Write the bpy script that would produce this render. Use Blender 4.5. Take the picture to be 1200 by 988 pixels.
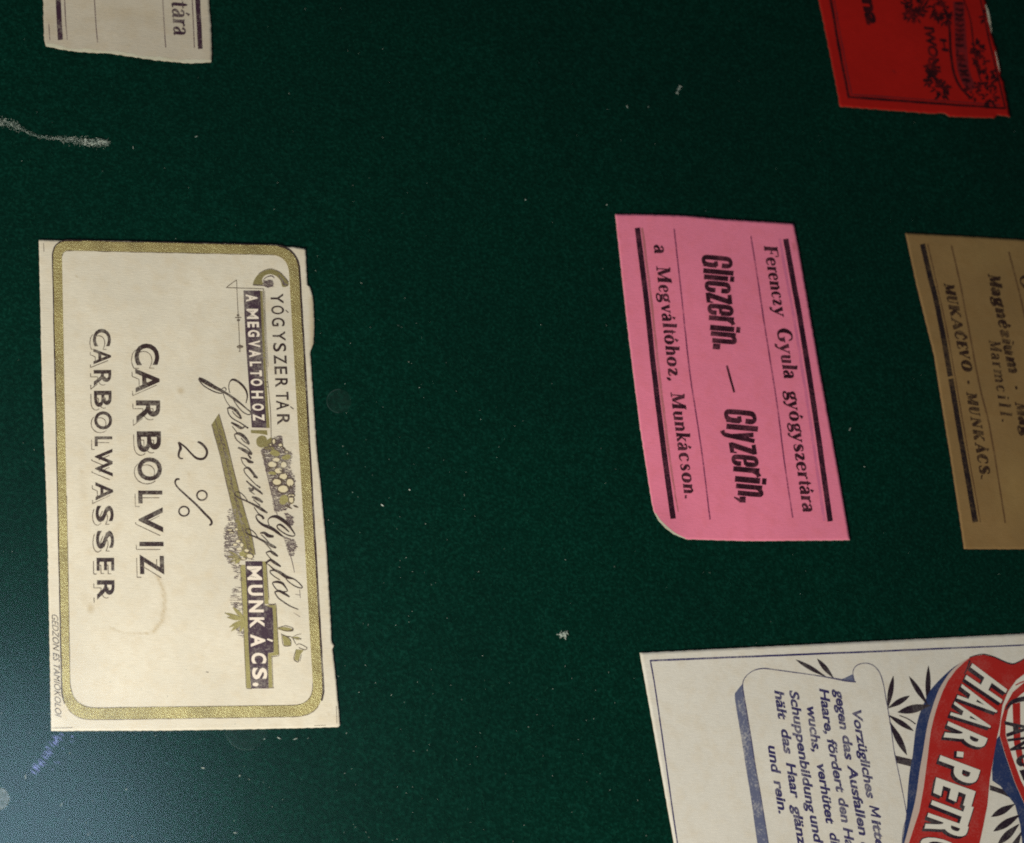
import bpy, bmesh, math, random
from mathutils import Vector, Matrix
from mathutils.geometry import tessellate_polygon

for o in list(bpy.data.objects):
    bpy.data.objects.remove(o)
S = bpy.context.scene
COL = S.collection
rnd = random.Random(7)

# ------------------------------------------------------------------ camera
# the display case is photographed obliquely from its lower left; z = 0 is the felt
F = 2540.0                                   # focal length in pixels of a 1200 px wide picture
CX, CY = 600.0, 494.0
ax = Vector((8000, -156, -2540)).normalized()          # world X seen in camera space
ay = Vector((-690, 5900, -2540)); ay = (ay - ax * ay.dot(ax)).normalized()
az = ax.cross(ay)
M3 = Matrix((ax, ay, az))                    # camera -> world rotation
DIST = 0.42
CAMP = M3 @ Vector((0, 0, DIST))
cd = bpy.data.cameras.new('camera'); cam = bpy.data.objects.new('camera', cd); COL.objects.link(cam)
cam.matrix_world = Matrix.Translation(CAMP) @ M3.to_4x4()
cd.sensor_width = 36; cd.lens = 36 * F / 1200.0
cd.clip_start = 0.01; cd.clip_end = 20
cd.dof.use_dof = True; cd.dof.focus_distance = 0.40; cd.dof.aperture_fstop = 30
S.camera = cam

def W(x, y, z=0.0):
    """point of the plane at height z that stands at (x, y) of the photograph"""
    r = M3 @ Vector((x - CX, -(y - CY), -F))
    return CAMP + r * ((z - CAMP.z) / r.z)

# ------------------------------------------------------------------ world, lamps, exposure
wd = bpy.data.worlds.new('World'); S.world = wd; wd.use_nodes = True
bg = wd.node_tree.nodes['Background']
bg.inputs[0].default_value = (0.62, 0.75, 1.0, 1); bg.inputs[1].default_value = 0.014

def area(name, loc, target, size, power, color, spread=180):
    l = bpy.data.lights.new(name, 'AREA'); l.shape = 'DISK'; l.size = size; l.energy = power; l.color = color
    l.spread = math.radians(spread)
    o = bpy.data.objects.new(name, l); COL.objects.link(o); o.location = loc
    o.rotation_euler = (Vector(target) - Vector(loc)).to_track_quat('-Z', 'Y').to_euler()
    return o

area('warm_lamp', (-0.19, -0.215, 0.25), (-0.07, -0.05, 0), 0.10, 1.92, (1.0, 0.915, 0.80))
# cool daylight patch above, whose mirror image in the glass lies just outside the lower left corner
g0 = W(-60, 1060, 0.008)
rv = (g0 - CAMP).normalized(); rv.z = -rv.z
area('cool_window', g0 + rv * 1.1, g0, 0.28, 1.15, (0.60, 0.80, 1.0))

S.view_settings.view_transform = 'Standard'; S.view_settings.look = 'None'
S.view_settings.exposure = 0.0; S.view_settings.gamma = 1.0
S.cycles.filter_width = 1.9
S.cycles.use_denoising = False; S.cycles.use_adaptive_sampling = False

# ------------------------------------------------------------------ materials
def new_mat(name):
    m = bpy.data.materials.new(name); m.use_nodes = True
    return m, m.node_tree.nodes, m.node_tree.links, m.node_tree.nodes['Principled BSDF']

def noise(N, L, scale, detail=4, vec=None, rough=0.6):
    n = N.new('ShaderNodeTexNoise'); n.inputs['Scale'].default_value = scale
    n.inputs['Detail'].default_value = detail; n.inputs['Roughness'].default_value = rough
    if vec is not None: L.new(vec, n.inputs['Vector'])
    return n

def ramp(N, L, fac, stops):
    r = N.new('ShaderNodeValToRGB'); L.new(fac, r.inputs[0])
    e = r.color_ramp.elements
    while len(e) < len(stops): e.new(0.5)
    for i, (p, c) in enumerate(stops):
        e[i].position = p; e[i].color = (c[0], c[1], c[2], 1) if len(c) == 3 else c
    return r

def mixc(N, L, fac, a, b):
    m = N.new('ShaderNodeMix'); m.data_type = 'RGBA'
    for s, v in ((m.inputs[0], fac), (m.inputs[6], a), (m.inputs[7], b)):
        if hasattr(v, 'is_linked'): L.new(v, s)
        elif isinstance(v, (int, float)): s.default_value = v
        else: s.default_value = (v[0], v[1], v[2], 1)
    return m.outputs[2]

def geo(N): return N.new('ShaderNodeNewGeometry').outputs['Position']

def k(c, f): return tuple(min(1, x * f) for x in c)

def paper_mat(name, c, stain=(0.36, 0.245, 0.09), mott=0.12, rough=0.62, core=None):
    m, N, L, P = new_mat(name)
    pos = geo(N)
    n1 = noise(N, L, 55, 5, pos); n2 = noise(N, L, 420, 4, pos)
    mp = N.new('ShaderNodeMapping'); mp.inputs['Scale'].default_value = (700, 4200, 1); L.new(pos, mp.inputs[0])
    n3 = noise(N, L, 1.0, 2, mp.outputs[0])
    a = mixc(N, L, ramp(N, L, n1.outputs[0], [(0.32, (0, 0, 0)), (0.68, (1, 1, 1))]).outputs[0], k(c, 1 - mott), k(c, 1 + mott * .5))
    b = mixc(N, L, ramp(N, L, n2.outputs[0], [(0.45, (0, 0, 0)), (0.75, (.5, .5, .5))]).outputs[0], a, k((c[0] * .88, c[1] * .80, c[2] * .68), 1))
    d = mixc(N, L, ramp(N, L, n3.outputs[0], [(0.35, (.35, .35, .35)), (0.65, (0, 0, 0))]).outputs[0], b, k(c, .80))
    at = N.new('ShaderNodeAttribute'); at.attribute_name = 'stain'
    e = mixc(N, L, at.outputs['Fac'], d, stain)
    L.new(e, P.inputs['Base Color'])
    P.inputs['Roughness'].default_value = rough
    P.inputs['Specular IOR Level'].default_value = 0.12
    bp = N.new('ShaderNodeBump'); bp.inputs['Strength'].default_value = 0.5; bp.inputs['Distance'].default_value = 0.0001
    ad = N.new('ShaderNodeMath'); ad.operation = 'ADD'; L.new(n2.outputs[0], ad.inputs[0]); L.new(n3.outputs[0], ad.inputs[1])
    L.new(ad.outputs[0], bp.inputs['Height']); L.new(bp.outputs[0], P.inputs['Normal'])
    return m

def ink_mat(name, c, under, wear=0.35, scale=2600, rough=0.5):
    """printing ink, thinner in places so that the paper shows through"""
    m, N, L, P = new_mat(name)
    n = noise(N, L, scale, 3, geo(N)); n2 = noise(N, L, 260, 3, geo(N))
    ad = N.new('ShaderNodeMath'); ad.operation = 'ADD'; L.new(n.outputs[0], ad.inputs[0]); L.new(n2.outputs[0], ad.inputs[1])
    f = ramp(N, L, ad.outputs[0], [(0.0, (0, 0, 0)), (0.60, (0, 0, 0)), (0.80, (wear, wear, wear))])
    hv = N.new('ShaderNodeMath'); hv.operation = 'MULTIPLY'; hv.inputs[1].default_value = 0.62
    L.new(ad.outputs[0], hv.inputs[0]); L.new(hv.outputs[0], f.inputs[0])
    L.new(mixc(N, L, f.outputs[0], c, under), P.inputs['Base Color'])
    P.inputs['Roughness'].default_value = rough; P.inputs['Specular IOR Level'].default_value = 0.3
    return m

def gold_mat(name, c, metal=0.75, rough=0.42, wear=0.5, under=(0.22, 0.17, 0.07)):
    m, N, L, P = new_mat(name)
    pos = geo(N)
    n = noise(N, L, 2600, 3, pos); n2 = noise(N, L, 170, 5, pos)
    f = ramp(N, L, n2.outputs[0], [(0.40, (0, 0, 0)), (0.72, (wear, wear, wear))])
    L.new(mixc(N, L, f.outputs[0], c, under), P.inputs['Base Color'])
    P.inputs['Metallic'].default_value = metal; P.inputs['Roughness'].default_value = rough
    bp = N.new('ShaderNodeBump'); bp.inputs['Strength'].default_value = 0.7; bp.inputs['Distance'].default_value = 0.00011
    L.new(n.outputs[0], bp.inputs['Height']); L.new(bp.outputs[0], P.inputs['Normal'])
    return m

CREAM = (0.69, 0.63, 0.525); PINK = (0.86, 0.232, 0.36); KRAFT = (0.275, 0.168, 0.068)
RED = (0.41, 0.009, 0.005); WHITE = (0.68, 0.64, 0.58); GREYW = (0.60, 0.53, 0.43)
MT = {
 'cream': paper_mat('cream_paper', CREAM), 'pink': paper_mat('pink_paper', PINK, stain=(0.30, 0.06, 0.03), mott=.07),
 'kraft': paper_mat('kraft_paper', KRAFT, mott=.16), 'red': paper_mat('red_paper', RED, mott=.14, stain=(0.10, 0.01, 0.01)),
 'white': paper_mat('white_paper', WHITE, mott=.05), 'greyw': paper_mat('aged_paper', GREYW, mott=.12),
 'core': paper_mat('torn_paper_fibre', (0.66, 0.63, 0.50)), 'core_dark': paper_mat('dark_paper_edge', (0.20, 0.11, 0.07)),
 'ink_cream': ink_mat('brown_black_ink', (0.036, 0.019, 0.018), CREAM, .26),
 'ink_grey': ink_mat('grey_brown_ink', (0.10, 0.07, 0.05), CREAM, .45),
 'ink_bar': ink_mat('violet_black_ink', (0.055, 0.030, 0.045), CREAM, .28, 3200),
 'hatch': ink_mat('violet_grey_hatching', (0.105, 0.072, 0.075), CREAM, .4),
 'light': ink_mat('unprinted_paper', (0.80, 0.70, 0.60), CREAM, .2),
 'petal': ink_mat('pale_petal', (0.66, 0.57, 0.38), CREAM, .5),
 'gold': gold_mat('gold_print', (0.84, 0.64, 0.26), .68, .29, .6, (0.34, 0.24, 0.10)),
 'olive': gold_mat('dull_gold_print', (0.36, 0.29, 0.11), .5, .45, .6, (0.42, 0.35, 0.17)),
 'yellow': gold_mat('yellow_gold_print', (0.47, 0.40, 0.16), .45, .5, .4),
 'ink_pink': ink_mat('maroon_black_ink', (0.026, 0.004, 0.010), PINK, .16),
 'ink_bpink': ink_mat('black_rule_ink', (0.022, 0.004, 0.012), PINK, .12),
 'ghost_pink': ink_mat('thin_rule_ink', (0.19, 0.035, 0.095), PINK, .7),
 'offset_pink': ink_mat('violet_offset_ink', (0.62, 0.165, 0.30), PINK, .7),
 'offset2_pink': ink_mat('brown_offset_ink', (0.46, 0.145, 0.165), PINK, .6),
 'ink_kraft': ink_mat('worn_brown_ink', (0.030, 0.013, 0.008), KRAFT, .6),
 'bar_kraft': ink_mat('blue_black_rule_ink', (0.016, 0.009, 0.010), KRAFT, .3),
 'ghost_kraft': ink_mat('faded_rule_ink', (0.12, 0.062, 0.026), KRAFT, .6),
 'ink_red': ink_mat('black_ink_on_red', (0.022, 0.002, 0.003), RED, .4),
 'soft_red': ink_mat('faded_ink_on_red', (0.15, 0.010, 0.012), RED, .7),
 'navy': ink_mat('navy_ink', (0.030, 0.024, 0.105), WHITE, .35),
 'navyline': ink_mat('navy_line_ink', (0.06, 0.055, 0.13), WHITE, .45),
 'blue': ink_mat('blue_ink', (0.018, 0.032, 0.105), WHITE, .10),
 'shade': ink_mat('blue_halftone', (0.115, 0.125, 0.205), WHITE, .5, 2400),
 'black': ink_mat('black_ink', (0.020, 0.010, 0.018), WHITE, .10),
 'scarlet': ink_mat('scarlet_ink', (0.37, 0.016, 0.012), WHITE, .06),
 'rim': ink_mat('cream_rim', (0.50, 0.38, 0.33), WHITE, .2),
 'adwhite': ink_mat('unprinted_white', (0.68, 0.64, 0.57), WHITE, .2),
 'ink_greyw': ink_mat('purple_black_ink', (0.045, 0.018, 0.034), GREYW, .4),
 'ghost_greyw': ink_mat('thin_brown_ink', (0.15, 0.10, 0.10), GREYW, .6),
}

# ------------------------------------------------------------------ object helpers
def link(name, me, parent=None, mat=None, **props):
    o = bpy.data.objects.new(name, me); COL.objects.link(o)
    if mat:
        for mm in (mat if isinstance(mat, (list, tuple)) else [mat]): me.materials.append(mm)
    if parent:
        o.parent = parent
        me.transform(Matrix.Translation(-Vector(parent.location)))
    for a, b in props.items(): o[a] = b
    return o

def thing(name, label, cat, loc, group=None):
    o = bpy.data.objects.new(name, None); COL.objects.link(o); o.location = loc
    o.empty_display_size = 0.01
    o['label'] = label; o['category'] = cat
    if group: o['group'] = group
    return o

def cat_rom(pts, n=5):
    if len(pts) < 3: n = max(n, 3)
    out = []
    P = [pts[0]] + list(pts) + [pts[-1]]
    for i in range(1, len(P) - 2):
        a, b, c, d = P[i - 1], P[i], P[i + 1], P[i + 2]
        for j in range(n):
            t = j / n; t2 = t * t; t3 = t2 * t
            out.append(tuple(0.5 * ((2 * b[q]) + (-a[q] + c[q]) * t + (2 * a[q] - 5 * b[q] + 4 * c[q] - d[q]) * t2 + (-a[q] + 3 * b[q] - 3 * c[q] + d[q]) * t3) for q in range(len(b))))
    out.append(tuple(pts[-1]))
    return out

class Print:
    """flat print laid on a sheet; everything is given in photograph pixels and laid on the sheet's surface"""
    def __init__(s, height, base=0.00003):
        s.v = []; s.f = []; s.h = height; s.n = 0; s.base = base
    def z(s):
        s.n = (s.n + 1) % 16
        return s.base + s.n * 0.0000022
    def add(s, pts, faces):
        z = s.z(); b = len(s.v)
        s.v += [(p[0], p[1], z) for p in pts]; s.f += [tuple(b + i for i in f) for f in faces]
    def poly(s, pts, smooth=0):
        if smooth:
            q = list(pts); pts = cat_rom(q + [q[0]], smooth)[:-1]
        t = tessellate_polygon([[Vector((p[0], p[1], 0)) for p in pts]])
        s.add(pts, t)
    def stroke(s, pts, w=None, n=5, jit=0.0):
        q = [(p[0], p[1], p[2] if len(p) > 2 else w) for p in pts]
        c = cat_rom(q, n) if n > 1 else q
        L = []
        for i, p in enumerate(c):
            a = c[max(0, i - 1)]; b = c[min(len(c) - 1, i + 1)]
            dx, dy = b[0] - a[0], b[1] - a[1]; m = math.hypot(dx, dy) or 1
            nx, ny = -dy / m, dx / m; hw = max(0.12, p[2]) / 2
            j1 = rnd.uniform(-jit, jit); j2 = rnd.uniform(-jit, jit)
            L.append((p[0] + nx * (hw + j1), p[1] + ny * (hw + j1))); L.append((p[0] - nx * (hw + j2), p[1] - ny * (hw + j2)))
        s.add(L, [(2 * i, 2 * i + 2, 2 * i + 3, 2 * i + 1) for i in range(len(c) - 1)])
    def strip(s, A, B, n=6):
        """band between two chains of points"""
        m = len(A); L = []
        A = cat_rom(A, n) if n > 1 else A; B = cat_rom(B, n) if n > 1 else B
        for a, b in zip(A, B): L += [a, b]
        s.add(L, [(2 * i, 2 * i + 2, 2 * i + 3, 2 * i + 1) for i in range(len(A) - 1)])
    def ell(s, cx, cy, rx, ry, rot=0, n=14, jit=0.0):
        c, d = math.cos(rot), math.sin(rot); L = []
        for i in range(n):
            a = 2 * math.pi * i / n; r = 1 + rnd.uniform(-jit, jit)
            x, y = rx * r * math.cos(a), ry * r * math.sin(a)
            L.append((cx + x * c - y * d, cy + x * d + y * c))
        s.add(L, [tuple(range(n))])
    def ring(s, cx, cy, rx, ry, w, rot=0, n=20):
        c, d = math.cos(rot), math.sin(rot)
        s.stroke([(cx + rx * math.cos(a) * c - ry * math.sin(a) * d, cy + rx * math.cos(a) * d + ry * math.sin(a) * c, w) for a in [2 * math.pi * i / n for i in range(n + 1)]], n=2)
    def leaf(s, x0, y0, x1, y1, w, bend=0.0):
        """pointed leaf from root to tip"""
        dx, dy = x1 - x0, y1 - y0; m = math.hypot(dx, dy); nx, ny = -dy / m, dx / m
        A = []; B = []
        for t, q in ((0, .12), (.15, .45), (.4, .95), (.6, 1), (.8, .7), (.93, .3), (1, .03)):
            bx = bend * math.sin(math.pi * t)
            A.append((x0 + dx * t + nx * (bx + w / 2 * q), y0 + dy * t + ny * (bx + w / 2 * q)))
            B.append((x0 + dx * t + nx * (bx - w / 2 * q), y0 + dy * t + ny * (bx - w / 2 * q)))
        s.strip(A, B, 2)
    def hatch(s, poly, gap=1.0, w=0.6, dens=.8, fray=1.5, slant=0.05):
        ys = [p[1] for p in poly]; y = min(ys)
        while y < max(ys):
            xs = []
            for i in range(len(poly)):
                a, b = poly[i], poly[(i + 1) % len(poly)]
                if (a[1] - y) * (b[1] - y) < 0: xs.append(a[0] + (b[0] - a[0]) * (y - a[1]) / (b[1] - a[1]))
            xs.sort()
            for a, b in zip(xs[::2], xs[1::2]):
                x = a + rnd.uniform(-fray, fray * .4)
                while x < b:
                    l = rnd.uniform(1.5, 5)
                    e = min(x + l, b + rnd.uniform(-fray * .4, fray))
                    if rnd.random() < dens and e > x: s.stroke([(x, y + rnd.uniform(-.2, .2)), (e, y + slant * l + rnd.uniform(-.2, .2))], w * rnd.uniform(.7, 1.3), n=1)
                    x += l + rnd.uniform(0, .8)
            y += gap * rnd.uniform(.8, 1.2)
    def build(s, name, mat, parent, sub=0.0, **props):
        me = bpy.data.meshes.new(name)
        bm = bmesh.new()
        vs = [bm.verts.new((p[0], p[1], p[2] * 1000)) for p in s.v]
        for f in s.f:
            try: bm.faces.new([vs[i] for i in f])
            except ValueError: pass
        if sub:
            for _ in range(4):
                es = [e for e in bm.edges if e.calc_length() > sub]
                if not es: break
                bmesh.ops.triangulate(bm, faces=bm.faces[:])
                es = [e for e in bm.edges if e.calc_length() > sub]
                bmesh.ops.subdivide_edges(bm, edges=es, cuts=1)
        for v in bm.verts:
            x, y, z = v.co
            v.co = W(x, y, s.h(x, y) + z / 1000)
        bm.normal_update()
        for f in bm.faces:
            if f.normal.z < 0: f.normal_flip()
        bm.to_mesh(me); bm.free()
        return link(name, me, parent, mat, **props)

# ------------------------------------------------------------------ lettering
_cache = {}
def glyph(txt, off=0.0):
    key = (txt, off)
    if key not in _cache:
        cu = bpy.data.curves.new('lettering', 'FONT'); cu.body = txt; cu.offset = off
        cu.fill_mode = 'FRONT'; cu.dimensions = '2D'; cu.resolution_u = 4
        ob = bpy.data.objects.new('lettering', cu); me = bpy.data.meshes.new_from_object(ob)
        v = [(p.co.x, p.co.y) for p in me.vertices]; f = [tuple(p.vertices) for p in me.polygons]
        bpy.data.objects.remove(ob); bpy.data.curves.remove(cu); bpy.data.meshes.remove(me)
        _cache[key] = (v, f)
    return _cache[key]

def capheight(off):
    v, f = glyph('H', off); return max(p[1] for p in v) - off * 0, min(p[1] for p in v)

def boxed(pr, ch, y0, y1, base, cap, off=0.0, slope=0.0, x_only=None, outline=None):
    """glyph or word whose ink spans y0..y1 of the photograph; base = ((xa, ya), (xb, yb)) is the baseline"""
    if 'M' in ch: off *= .3          # a wide offset closes the counters of this letter
    v, f = glyph(ch, off)
    hi, lo = capheight(off)
    x0 = min(p[0] for p in v); x1 = max(p[0] for p in v)
    (xa, ya), (xb, yb) = base
    out = []
    for x, y in v:
        u = (x - x0) / (x1 - x0); h = (y - lo) / (hi - lo) * cap
        yy = y0 + (y1 - y0) * u
        xx = xa + (xb - xa) * (yy - ya) / (yb - ya)
        out.append((xx + h, yy + slope * h))
    pr.add(out, f)
    if outline: shade_outline(outline, out, f)
    return out

def shade_outline(pr, pts, faces, d=(-3.6, 3.8), w=0.95):
    cnt = {}
    for f in faces:
        for i in range(len(f)):
            a, b = f[i], f[(i + 1) % len(f)]; cnt.setdefault((min(a, b), max(a, b)), []).append((a, b, f))
    for key, l in cnt.items():
        if len(l) != 1: continue
        a, b, f = l[0]; A, B = pts[a], pts[b]
        cx = sum(pts[i][0] for i in f) / len(f); cy = sum(pts[i][1] for i in f) / len(f)
        dx, dy = B[0] - A[0], B[1] - A[1]; m = math.hypot(dx, dy)
        if m < 1e-6: continue
        nx, ny = -dy / m, dx / m
        if nx * (A[0] - cx) + ny * (A[1] - cy) < 0: nx, ny = -nx, -ny
        if nx * d[0] + ny * d[1] > 0.6:
            pr.stroke([(A[0] + d[0], A[1] + d[1]), (B[0] + d[0], B[1] + d[1])], w * rnd.uniform(.8, 1.15), n=1)

def quad_glyph(pr, ch, q, off=0.03, d=(0, 0)):
    """q = baseline start, baseline end, top start, top end"""
    v, f = glyph(ch, off)
    x0 = min(p[0] for p in v); x1 = max(p[0] for p in v); y0 = min(p[1] for p in v); y1 = max(p[1] for p in v)
    out = []
    for x, y in v:
        u = (x - x0) / (x1 - x0); t = (y - y0) / (y1 - y0)
        p = [(q[0][i] * (1 - u) + q[1][i] * u) * (1 - t) + (q[2][i] * (1 - u) + q[3][i] * u) * t + d[i] for i in (0, 1)]
        out.append(tuple(p))
    pr.add(out, f)

# serif letters drawn as pen strokes: cap height 1, (x, y, stroke width); first number is the set width
def st(x, y0, y1, w=.17, serif='bt', sw=.15, full=True):
    L = [[(x, y0, w), (x, y1, w)]]
    if 'b' in serif: L.append([(x - sw, y0 + .03, .055), (x + sw, y0 + .03, .055)])
    if 't' in serif: L.append([(x - sw, y1 - .03, .055), (x + (sw if full else 0), y1 - .03, .055)])
    return L
def arch(x0, x1):
    return [[(x0, .46, .05), (x0 + .1, .6, .07), (x1 - .07, .62, .11), (x1, .48, .16)]] + st(x1, 0, .5, .16, 'b', .13)
def oval(cx, rx, cy, ry, w=.16):
    return [[(cx + rx * math.cos(a), cy + ry * math.sin(a), .055 + (w - .055) * abs(math.cos(a)) ** 1.3) for a in [2 * math.pi * i / 16 for i in range(17)]]]
ac = lambda x, y=.76: [[(x - .03, y, .05), (x + .09, y + .19, .13)]]
SER = {
 'a': (.52, [[(.07, .5, .13), (.13, .62, .08), (.25, .645, .07), (.36, .58, .13), (.38, .42, .16), (.38, .12, .16), (.43, .03, .09), (.52, .05, .04)],
             [(.36, .40, .05), (.2, .34, .09), (.08, .22, .14), (.09, .08, .12), (.18, .02, .07), (.3, .07, .05), (.37, .16, .05)]]),
 'c': (.46, [[(.41, .52, .13), (.36, .62, .07), (.24, .645, .06), (.11, .54, .13), (.08, .33, .16), (.13, .11, .13), (.25, .02, .07), (.37, .05, .05), (.45, .15, .04)]]),
 'e': (.48, [[(.1, .36, .05), (.42, .37, .05)], [(.41, .36, .06), (.41, .5, .12), (.34, .62, .08), (.24, .645, .06), (.11, .54, .13), (.08, .33, .16), (.13, .11, .13), (.26, .02, .07), (.39, .06, .05), (.46, .16, .04)]]),
 'g': (.5, oval(.23, .15, .45, .17, .13) + [[(.34, .58, .05), (.42, .66, .07), (.5, .63, .1)],
      [(.15, .3, .05), (.09, .2, .08), (.17, .1, .12), (.34, .08, .14), (.45, -.02, .12), (.42, -.17, .08), (.25, -.24, .06), (.09, -.2, .08), (.05, -.1, .08), (.15, .05, .05)]]),
 'h': (.64, st(.13, 0, 1.02, full=False) + arch(.2, .49)),
 'i': (.28, st(.14, 0, .65, full=False) + [[(.14, .82, .15), (.14, .95, .15)]]),
 'k': (.62, st(.13, 0, 1.02, full=False) + [[(.2, .26, .05), (.47, .6, .06)], [(.27, .34, .12), (.52, .03, .16)], [(.36, .62, .05), (.6, .62, .05)], [(.4, .03, .05), (.62, .03, .05)]]),
 'l': (.28, st(.14, 0, 1.02, full=False)),
 'm': (.98, st(.13, 0, .65, full=False) + arch(.2, .48) + arch(.55, .84)),
 'n': (.64, st(.13, 0, .65, full=False) + arch(.2, .49)),
 'o': (.5, oval(.25, .18, .33, .31)),
 'r': (.44, st(.13, 0, .65, full=False) + [[(.2, .44, .05), (.27, .58, .06), (.36, .62, .1), (.4, .56, .13)]]),
 's': (.42, [[(.36, .46, .04), (.35, .6, .05), (.22, .645, .06), (.11, .57, .1), (.12, .42, .14), (.24, .33, .17), (.35, .22, .14), (.36, .1, .1), (.24, .02, .06), (.1, .04, .05), (.06, .2, .04)]]),
 't': (.36, [[(.17, .88, .04), (.17, .7, .12), (.17, .14, .15), (.21, .04, .1), (.34, .05, .05)], [(.02, .62, .055), (.35, .62, .055)]]),
 'u': (.62, [[(.13, .65, .16), (.13, .18, .16), (.19, .04, .11), (.3, .02, .06), (.42, .12, .05)], [(0, .62, .05), (.13, .62, .05)]] + st(.48, 0, .65, .16, 'bt', .13, full=False)),
 'v': (.54, [[(.1, .62, .16), (.29, .02, .13)], [(.29, .02, .06), (.46, .62, .05)], [(0, .62, .05), (.22, .62, .05)], [(.36, .62, .05), (.54, .62, .05)]]),
 'y': (.54, [[(.1, .62, .16), (.29, .04, .13)], [(.46, .62, .05), (.25, -.08, .06), (.15, -.24, .09), (.05, -.2, .13)], [(0, .62, .05), (.22, .62, .05)], [(.36, .62, .05), (.54, .62, .05)]]),
 'z': (.46, [[(.06, .48, .05), (.07, .61, .07), (.4, .61, .07)], [(.38, .6, .14), (.09, .04, .14)], [(.06, .04, .07), (.4, .04, .07), (.44, .18, .05)]]),
 ',': (.2, [[(.09, .1, .16), (.12, .0, .13), (.04, -.17, .04)]]), '.': (.2, [[(.1, .15, .16), (.1, .01, .16)]]), '-': (.4, [[(.05, .32, .1), (.35, .32, .1)]]),
 'F': (.66, st(.17, 0, 1, .18) + [[(.17, .97, .055), (.6, .97, .055), (.62, .74, .05)], [(.2, .5, .05), (.46, .5, .05)], [(.46, .63, .05), (.46, .37, .05)]]),
 'G': (.78, [[(.66, .7, .05), (.58, .9, .08), (.42, .98, .06), (.22, .88, .13), (.1, .5, .19), (.2, .12, .13), (.42, .02, .06), (.58, .06, .08), (.62, .2, .16), (.62, .4, .16)], [(.46, .42, .05), (.78, .42, .05)]]),
 'M': (.98, [[(.14, .02, .05), (.15, .97, .05)], [(.18, .97, .18), (.47, .05, .14)], [(.47, .05, .05), (.78, .97, .06)], [(.82, .97, .18), (.82, .02, .18)], [(0, .03, .055), (.28, .03, .055)], [(.66, .03, .055), (.98, .03, .055)], [(.03, .97, .055), (.2, .97, .055)], [(.78, .97, .055), (.98, .97, .055)]]),
 'U': (.76, st(.17, .3, 1, .18, 't') + [[(.17, .4, .18), (.2, .12, .14), (.38, .02, .07), (.55, .1, .05), (.6, .3, .05), (.6, .97, .05)], [(.46, .97, .055), (.76, .97, .055)]]),
 'K': (.8, st(.17, 0, 1, .18) + [[(.24, .4, .05), (.62, .95, .06)], [(.36, .55, .14), (.68, .04, .18)], [(.5, .97, .055), (.78, .97, .055)], [(.54, .03, .055), (.8, .03, .055)]]),
 'A': (.78, [[(.38, .98, .06), (.12, .03, .05)], [(.38, .98, .12), (.66, .03, .19)], [(.2, .3, .05), (.54, .3, .05)], [(0, .03, .055), (.24, .03, .055)], [(.52, .03, .055), (.78, .03, .055)]]),
 'C': (.7, [[(.62, .68, .06), (.56, .9, .09), (.4, .98, .06), (.2, .88, .13), (.1, .5, .19), (.2, .12, .13), (.42, .02, .06), (.58, .1, .06), (.64, .28, .05)]]),
 'E': (.66, st(.17, 0, 1, .18) + [[(.17, .97, .055), (.58, .97, .055), (.6, .74, .05)], [(.2, .5, .05), (.44, .5, .05)], [(.44, .63, .05), (.44, .37, .05)], [(.17, .03, .055), (.6, .03, .055), (.63, .28, .05)]]),
 'V': (.78, [[(.14, .97, .19), (.4, .03, .14)], [(.4, .03, .05), (.66, .97, .05)], [(0, .97, .055), (.28, .97, .055)], [(.52, .97, .055), (.78, .97, .055)]]),
 'O': (.78, oval(.39, .29, .5, .47, .19)),
 'N': (.84, [[(.16, .02, .05), (.16, .97, .05)], [(.16, .97, .17), (.68, .05, .15)], [(.68, .02, .05), (.68, .97, .05)], [(.02, .03, .055), (.3, .03, .055)], [(.54, .97, .055), (.82, .97, .055)]]),
 'S': (.6, [[(.52, .7, .05), (.5, .9, .06), (.3, .98, .07), (.13, .87, .13), (.14, .65, .17), (.33, .5, .2), (.5, .36, .17), (.5, .13, .13), (.32, .02, .07), (.12, .06, .06), (.07, .3, .05)]]),
}
for a, b, x in (('á', 'a', .22), ('ó', 'o', .22), ('é', 'e', .22)): SER[a] = (SER[b][0], SER[b][1] + ac(x))
SER['Á'] = (.78, SER['A'][1] + ac(.36, 1.06)); SER['Č'] = (.7, SER['C'][1] + [[(.24, 1.2, .06), (.36, 1.07, .09), (.48, 1.2, .06)]])
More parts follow.
